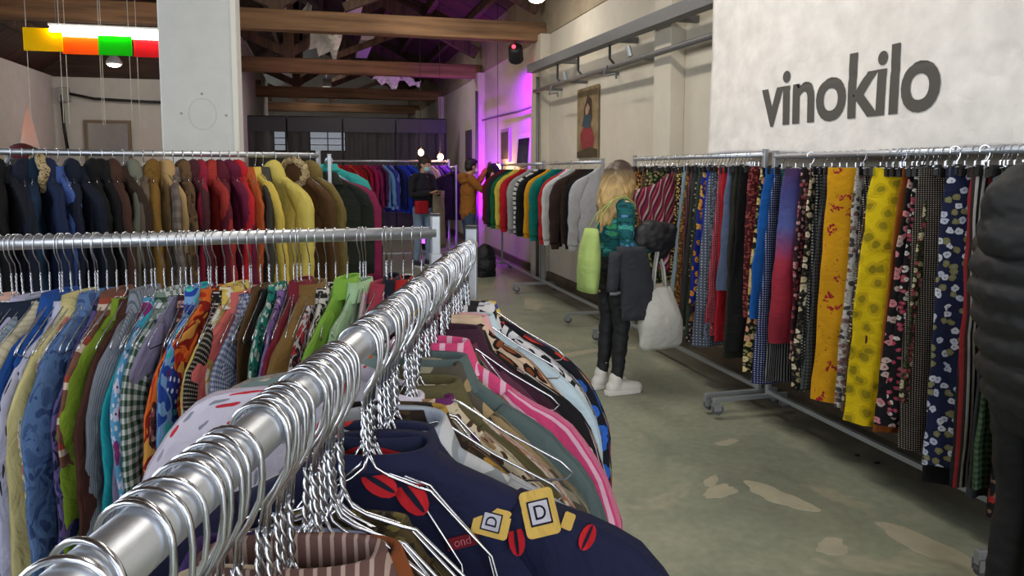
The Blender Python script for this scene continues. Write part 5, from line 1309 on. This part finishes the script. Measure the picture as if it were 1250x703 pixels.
# white tote
tb = tag(empty('tote_bag', (0, 0, 0)), 'large white cloth tote bag hanging beside the knees of the blonde woman', 'bag')
g = G(); rs = []
TW = fabric('plain', ['#d6d4cd'], 1.0, .9, .25)
for i in range(14):
    q = i / 13; z = .79 - .44 * q; a = .085 + .085 * min(1, q * 1.9); b_ = .012 + .075 * math.sin(PI * min(.93, q * .95) ** 1.1)
    if i == 13: a *= .8; b_ *= .6
    rs.append([wl((.225 + .02 * q + a * sp(math.cos(2 * PI * j / 28), .8) + .012 * noise.noise((j * .5, z * 9, 7)), -.27 + b_ * sp(math.sin(2 * PI * j / 28), .8) + .012 * noise.noise((j * .6, z * 8, 3)), z)) for j in range(28)])
g.rings(rs); g.build('pouch', TW, tb, smooth=True)
for dy in (-.012, .012): G().tube([wl(p) for p in ((.17, -.27 + dy, .78), (.185, -.262 + dy, .92), (.21, -.26 + dy, 1.07), (.23, -.22, 1.15), (.25, -.17 - dy, 1.07), (.26, -.25 - dy, .93), (.27, -.27 - dy, .78))], .009, 6, flat=.45).build('handle', TW, tb, smooth=True)
# striped skirt drawn out from the rack by her hand
ss = tag(empty('skirt', (0, 0, 0)), 'crimson and violet striped skirt pulled out from the rack by the blonde woman', 'skirt')
A_, B_, C_, D_ = Vector((2.81, 5.52, 1.62)), Vector((2.29, 5.24, 1.46)), Vector((2.73, 5.36, .78)), Vector((2.48, 5.20, .88))
g = G(); rs = []
for i in range(19):
    v_ = i / 18; row_ = []
    for j in range(25):
        u_ = j / 24; p = A_.lerp(B_, u_).lerp(C_.lerp(D_, u_), v_); n_ = Vector((.8, -.6, 0))
        row_.append(p + n_ * (.022 * math.sin(u_ * 19 + v_ * 3) * (.3 + .7 * v_)) - Vector((0, 0, .05 * math.sin(PI * u_) * (1 - v_))))
    rs.append(row_)
g.rings(rs, [((j / 24) * .75, -(i / 18) * .8) for i in range(19) for j in range(25)], caps=False, closed=False)
g.build('cloth', fabric('diag', '#9a2444 #54264a #dca4a8 #7a1f3c #b8485a #3f2440 #d0b4aa #8a2f50'.split(), 5.5), ss, smooth=True, solid=.004)
put_hanger(HM_CLIP, (2.83, 5.52, HR + .015), (0, 0, .5), 'clip hanger of the striped skirt being pulled out by the blonde woman', None, 'clip_hanger')

# ---- person in the black puffer jacket at the frame edge
PUF = simple('black_puffer', '#141518', .62, 0, .2, 22, .15); PUF2 = simple('black_trouser', '#101014', .8, 0, .2, 30)
pf = tag(empty('person', (2.295, 1.87, 0), R(-10)), 'person in a black hooded puffer jacket at the end of the skirts', 'person')
g = G(); Mh = Rot(-20, 22); hc = Vector((.05, 0, 1.475)); head(g, hc, Mh); cap(g, [(.0, 0, 1.33), (.02, 0, 1.42)], [.06, .055])
cap(g, [(0, 0, .93), (0, 0, 1.12), (0, 0, 1.3), (0, 0, 1.38)], [(.155, .105), (.14, .1), (.16, .105), (.09, .07)], 14, (1, 0, 0))
PJ = dict(shL=(0, .18, 1.34), elL=(.05, .26, 1.08), wrL=(.28, .16, 1.08), shR=(0, -.18, 1.34), elR=(.02, -.27, 1.07), wrR=(.25, -.2, 1.04))
for s in 'LR': cap(g, [PJ['sh' + s], PJ['el' + s], PJ['wr' + s]], [.052, .042, .027])
for y in (-.09, .09): cap(g, [(0, y, .88), (.02, y, .49), (-.02, y, .09)], [.08, .055, .036]); cap(g, [(-.05, y, .05), (.04, y, .045), (.12, y, .035)], [.036, .036, .026])
hand(g, PJ['wrL'], (1, -.2, .1), (0, -.3, -1), .6, 1); hand(g, PJ['wrR'], (1, .2, .1), (0, .3, -1), .6, -1)
fuse(g, 'body', SKIN, pf, .0075, 3); face_parts(pf, hc, Mh)
g = G()
for i, z in enumerate((.85, .93, 1.02, 1.11, 1.20, 1.28)):
    k = (1.02, 1.06, 1.05, 1.06, 1.1, 1.04)[i]; g.ball((.05 - .012 * i, 0, z), .185 * k, .255 * k, .098, 22, 12)
g.ball((-.01, 0, 1.37), .12, .17, .07, 18, 10)
for s, q in (('L', 1), ('R', -1)):
    a, e, w_ = Vector(PJ['sh' + s]), Vector(PJ['el' + s]), Vector(PJ['wr' + s])
    for i in range(5):
        p = a.lerp(e, i / 4.2); g.ball(p + Vector((0, q * .02, 0)), .105 - .004 * i, .10 - .004 * i, .082, 14, 10)
    for i in range(4): p = e.lerp(w_, .1 + i / 4); g.ball(p, .075, .09 - .005 * i, .088 - .005 * i, 14, 10)
fuse(g, 'puffer_jacket', PUF, pf, .010, 5, .006, 2)
g = G(); g.ball((-.05, 0, 1.485), .165, .15, .155, 20, 14); g.ball((-.085, 0, 1.39), .135, .16, .11, 18, 12); g.ball((.05, 0, 1.37), .10, .14, .07, 18, 10)
hd = fuse(g, 'hood', PUF, pf, .009, 5, .008, 5)
g = G(); g.tube([Mh @ Vector((.115, .105 * math.cos(q), .125 * math.sin(q))) + hc - Vector((.0, 0, .01)) for q in np.linspace(0, 2 * PI, 28)], .026, 8, caps=False); g.build('hood_rim', PUF, pf, smooth=True)
g = G(); cap(g, [(0, 0, .93), (0, 0, .83)], [(.165, .12), (.18, .13)], 16, (1, 0, 0))
for y in (-.09, .09): cap(g, [(0, y, .88), (.01, y, .7), (.02, y, .49), (.0, y, .3), (-.02, y, .12)], [.10, .09, .072, .066, .06])
fuse(g, 'trousers', PUF2, pf, .010, 3, .006, 1)
for y in (-.09, .09):
    g = G(); cap(g, [(-.07, y, .05), (.01, y, .052), (.08, y, .045), (.15, y, .04)], [(.042, .05), (.046, .05), (.048, .045), (.04, .036)], 14, (0, 0, 1)); fuse(g, 'shoe', simple('black_shoe', '#17171a', .5), pf, .008, 3)

# ---- man with face mask
JM = dict(pel=(0, 0, 1.0), chest=(.02, 0, 1.32), neck=(.03, 0, 1.56), head=(.075, 0, 1.70), shL=(0, .19, 1.49), elL=(.06, .26, 1.2), wrL=(.28, .12, 1.22), shR=(0, -.19, 1.49), elR=(.05, -.26, 1.2), wrR=(.29, -.05, 1.24),
          hipL=(0, .09, .94), knL=(.04, .10, .52), anL=(.0, .11, .10), hipR=(0, -.09, .94), knR=(.02, -.10, .52), anR=(-.03, -.11, .10))
mm, JM = person('masked man in a black sweater looking down at a phone', (1.66, 12.3, 0), R(-62), JM, simple('black_sweater', '#14161c', .9, 0, .2, 30), simple('light_jeans', '#7d93ab', .9, 0, .2, 30, .2), simple('dark_shoe', '#2a2c30', .6),
                short_hair(simple('brown_hair', '#2b1f18', .6, 0, .5, 60)), SKIN, .012, 'sweater', .008, Rot(25, 22), [('L', (.9, -.4, .1), (0, -.3, .9), .5, 1), ('R', (.9, .2, .1), (0, .3, .9), .5, -1)], face=True)
Mm = Rot(25, 22); g = G(); g.ball(Vector(JM['head']) + Mm @ Vector((.07, 0, -.05)), .05, .068, .052, 14, 10, Mm)
mk = g.build('face_mask', simple('mask_blue', '#9fcfd8', .8), mm, smooth=True)
for s in (-1, 1): G().tube([Vector(JM['head']) + Mm @ Vector(p) for p in ((.07, s * .066, -.03), (.02, s * .084, -.01), (-.02, s * .086, .0))], .003, 5).build('ear_loop', simple('loop_white', '#d8d8d8', .8), mk)
ML = Matrix.Translation((1.66, 12.3, 0)) @ Matrix.Rotation(R(-62), 4, 'Z')
ph = tag(empty('phone', ML @ Vector((.40, .02, 1.26)), R(-62)), 'dark phone in the hands of the masked man', 'phone')
G().box((-.075, -.04, -.005), (.075, .04, .005)).build('casing', BLACKP, ph, bevel=.004); G().box((-.068, -.035, .005), (.068, .035, .0062)).build('screen', simple('phone_screen', '#202830', .1), ph)
rbg = tag(empty('pouch_bag', (0, 0, 0)), 'red pouch bag at the hip of the masked man', 'bag')
g = G(); g.rings([[ML @ Vector((.15 + .05 * math.sin(2 * PI * j / 16), -.12 + .13 * sp(math.cos(2 * PI * j / 16), .5), z)) for j in range(16)] for z in (.90, .93, 1.08, 1.11)]); g.build('pouch', fabric('plain', ['#b01f2a']), rbg, bevel=.01)
G().tube([ML @ Vector(p) for p in ((.15, -.22, 1.05), (.0, -.2, 1.08), (-.13, 0, 1.08), (0, .2, 1.07), (.15, .0, 1.05))], .012, 6).build('strap', BLACKP, rbg)
bc = tag(empty('coat', (0, 0, 0)), 'long beige coat draped over the arm of the masked man', 'coat')
g = G(); rs = []
for i in range(12):
    q = i / 11; z = 1.27 - .95 * q; rs.append([ML @ Vector((.22 + (.06 - .02 * q) * math.sin(2 * PI * j / 22) + .02 * noise.noise((j * .7, z * 5, 3)), .17 + (.11 + .03 * q) * sp(math.cos(2 * PI * j / 22), .8), z)) for j in range(22)])
g.rings(rs); g.build('cloth', fabric('plain', ['#8a7f6c']), bc, smooth=True)

# ---- man in the brown hoodie holding up a dark garment
JH = dict(pel=(0, 0, .98), chest=(.01, 0, 1.30), neck=(.02, 0, 1.53), head=(.06, 0, 1.665), shL=(.0, .185, 1.46), elL=(.20, .24, 1.32), wrL=(.36, .16, 1.62), shR=(0, -.185, 1.46), elR=(.16, -.26, 1.30), wrR=(.34, -.18, 1.46),
          hipL=(0, .09, .92), knL=(.03, .10, .51), anL=(-.01, .11, .10), hipR=(0, -.09, .92), knR=(.02, -.10, .51), anR=(-.02, -.11, .10))
hm, JH = person('dark haired man in a brown hoodie holding up a dark garment', (2.30, 11.62, 0), R(5), JH, fabric('plain', ['#a5692c'], 1.0), simple('blue_jeans', '#3c4d66', .9, 0, .2, 30, .2), simple('dark_shoe', '#2a2c30', .6),
                short_hair(simple('black_hair', '#16120f', .55, 0, .5, 60)), SKIN, .012, 'hoodie', .010, Rot(15, 6), [('L', (.3, -.1, 1), (.5, -.6, 0), .6, 1), ('R', (.3, .2, 1), (.6, .6, 0), .6, -1)], topr=1.08, hem=.04)
g = G(); g.ball((-.09, 0, 1.50), .08, .12, .075, 16, 10); g.ball((-.06, 0, 1.44), .09, .13, .06, 16, 10); fuse(g, 'hood', fabric('plain', ['#a5692c'], 1.0), hm, .011, 3, .008)
G().ball(Vector(JH['head']) + Rot(15, 6) @ Vector((.07, 0, -.05)), .045, .064, .05, 14, 10, Rot(15, 6)).build('face_mask', simple('mask_white', '#c9d2d4', .8), hm, smooth=True)
HL = Matrix.Translation((2.30, 11.62, 0)) @ Matrix.Rotation(R(5), 4, 'Z')
dg = tag(empty('sweater', (0, 0, 0)), 'blackish purple garment held up by the man in the brown hoodie', 'sweater')
g = G(); rs = []
for i in range(12):
    q = i / 11; z = 1.72 - .62 * q; rs.append([HL @ Vector((.41 + (.05 + .02 * q) * math.sin(2 * PI * j / 22) + .02 * noise.noise((j * .6, z * 6, 3)), -.0 + (.10 + .17 * min(1, q * 2)) * sp(math.cos(2 * PI * j / 22), .8), z)) for j in range(22)])
g.rings(rs); g.build('body', fabric('plain', ['#1d1824']), dg, smooth=True)
for s in (-1, 1):
    g = G(); cap(g, [HL @ Vector(p) for p in ((.42, s * .14, 1.64), (.44, s * .27, 1.5), (.45, s * .30, 1.2))], [.06, .06, .045]); g.build('sleeve', fabric('plain', ['#1d1824']), dg, smooth=True)

# ---- capped man browsing behind the coats
JC = dict(pel=(0, 0, .98), chest=(.01, 0, 1.28), neck=(.02, 0, 1.52), head=(.06, 0, 1.645), shL=(0, .18, 1.45), elL=(.08, .24, 1.18), wrL=(.3, .15, 1.2), shR=(0, -.18, 1.45), elR=(.08, -.24, 1.18), wrR=(.3, -.15, 1.2),
          hipL=(0, .09, .92), knL=(.03, .1, .51), anL=(-.01, .11, .10), hipR=(0, -.09, .92), knR=(.02, -.1, .51), anR=(-.02, -.11, .10))
cm, JC = person('person in a dark red cap looking over the row of winter coats', (-2.02, 5.85, 0), R(-30), JC, fabric('plain', ['#3c3a38'], 1.0), simple('dark_trouser', '#23252c', .9), simple('dark_shoe', '#2a2c30', .6),
                short_hair(simple('black_hair', '#16120f', .55, 0, .5, 60)), SKIN, .012, 'jacket', .008, Rot(20, 10), [('L', (.9, -.2, 0), (0, 0, -1), .5, 1), ('R', (.9, .2, 0), (0, 0, -1), .5, -1)])
Mc = Rot(20, 10); CAPM = fabric('plain', ['#5a1d24']); g = G(); g.ball(Vector(JC['head']) + Mc @ Vector((-.01, 0, .065)), .108, .092, .075, 18, 10, Mc); g.build('cap', CAPM, cm, smooth=True)
G().ball(Vector(JC['head']) + Mc @ Vector((.12, 0, .055)), .07, .07, .012, 14, 8, Mc).build('cap_peak', CAPM, cm, smooth=True)

# ---- black rucksack on the floor by the far rack
rk = tag(empty('rucksack', (2.42, 10.9, 0), R(20)), 'black rucksack standing on the floor under the maroon sweatshirts', 'bag')
g = G(); g.ball((0, 0, .25), .17, .14, .25, 18, 12); g.ball((0, -.06, .17), .14, .10, .16, 16, 10); g.box((-.14, -.1, 0), (.14, .1, .08)); fuse(g, 'body', simple('black_nylon', '#14151c', .6, 0, .2, 20), rk, .012, 3, .01)
g = G(); g.ball((0, -.145, .17), .1, .04, .1, 14, 8); g.build('pocket', simple('black_nylon', '#14151c', .6, 0, .2, 20), rk, smooth=True)
for s in (-1, 1): G().tube([(s * .08, .13, .1), (s * .1, .2, .25), (s * .07, .12, .45)], .016, 6).build('strap', BLACKP, rk, smooth=True)
# small litter on the floor beside the wall
for k, (x, y) in enumerate(((2.93, 3.3), (3.02, 3.05), (2.9, 3.42))):
    tag(G().ball((0, 0, .006), .022 - .004 * k, .014, .006, 8, 6).build('floor_scrap', BLACKP, loc=(x, y, 0), rot=(0, 0, k)), ('larger', 'middle', 'smaller')[k] + ' of the black scraps lying on the floor under the long skirts', 'scrap')
for lab_, os_ in LABELS.items():
    if len(os_) > 1 and not os_[0].get('group'): print('DUP', lab_, len(os_))
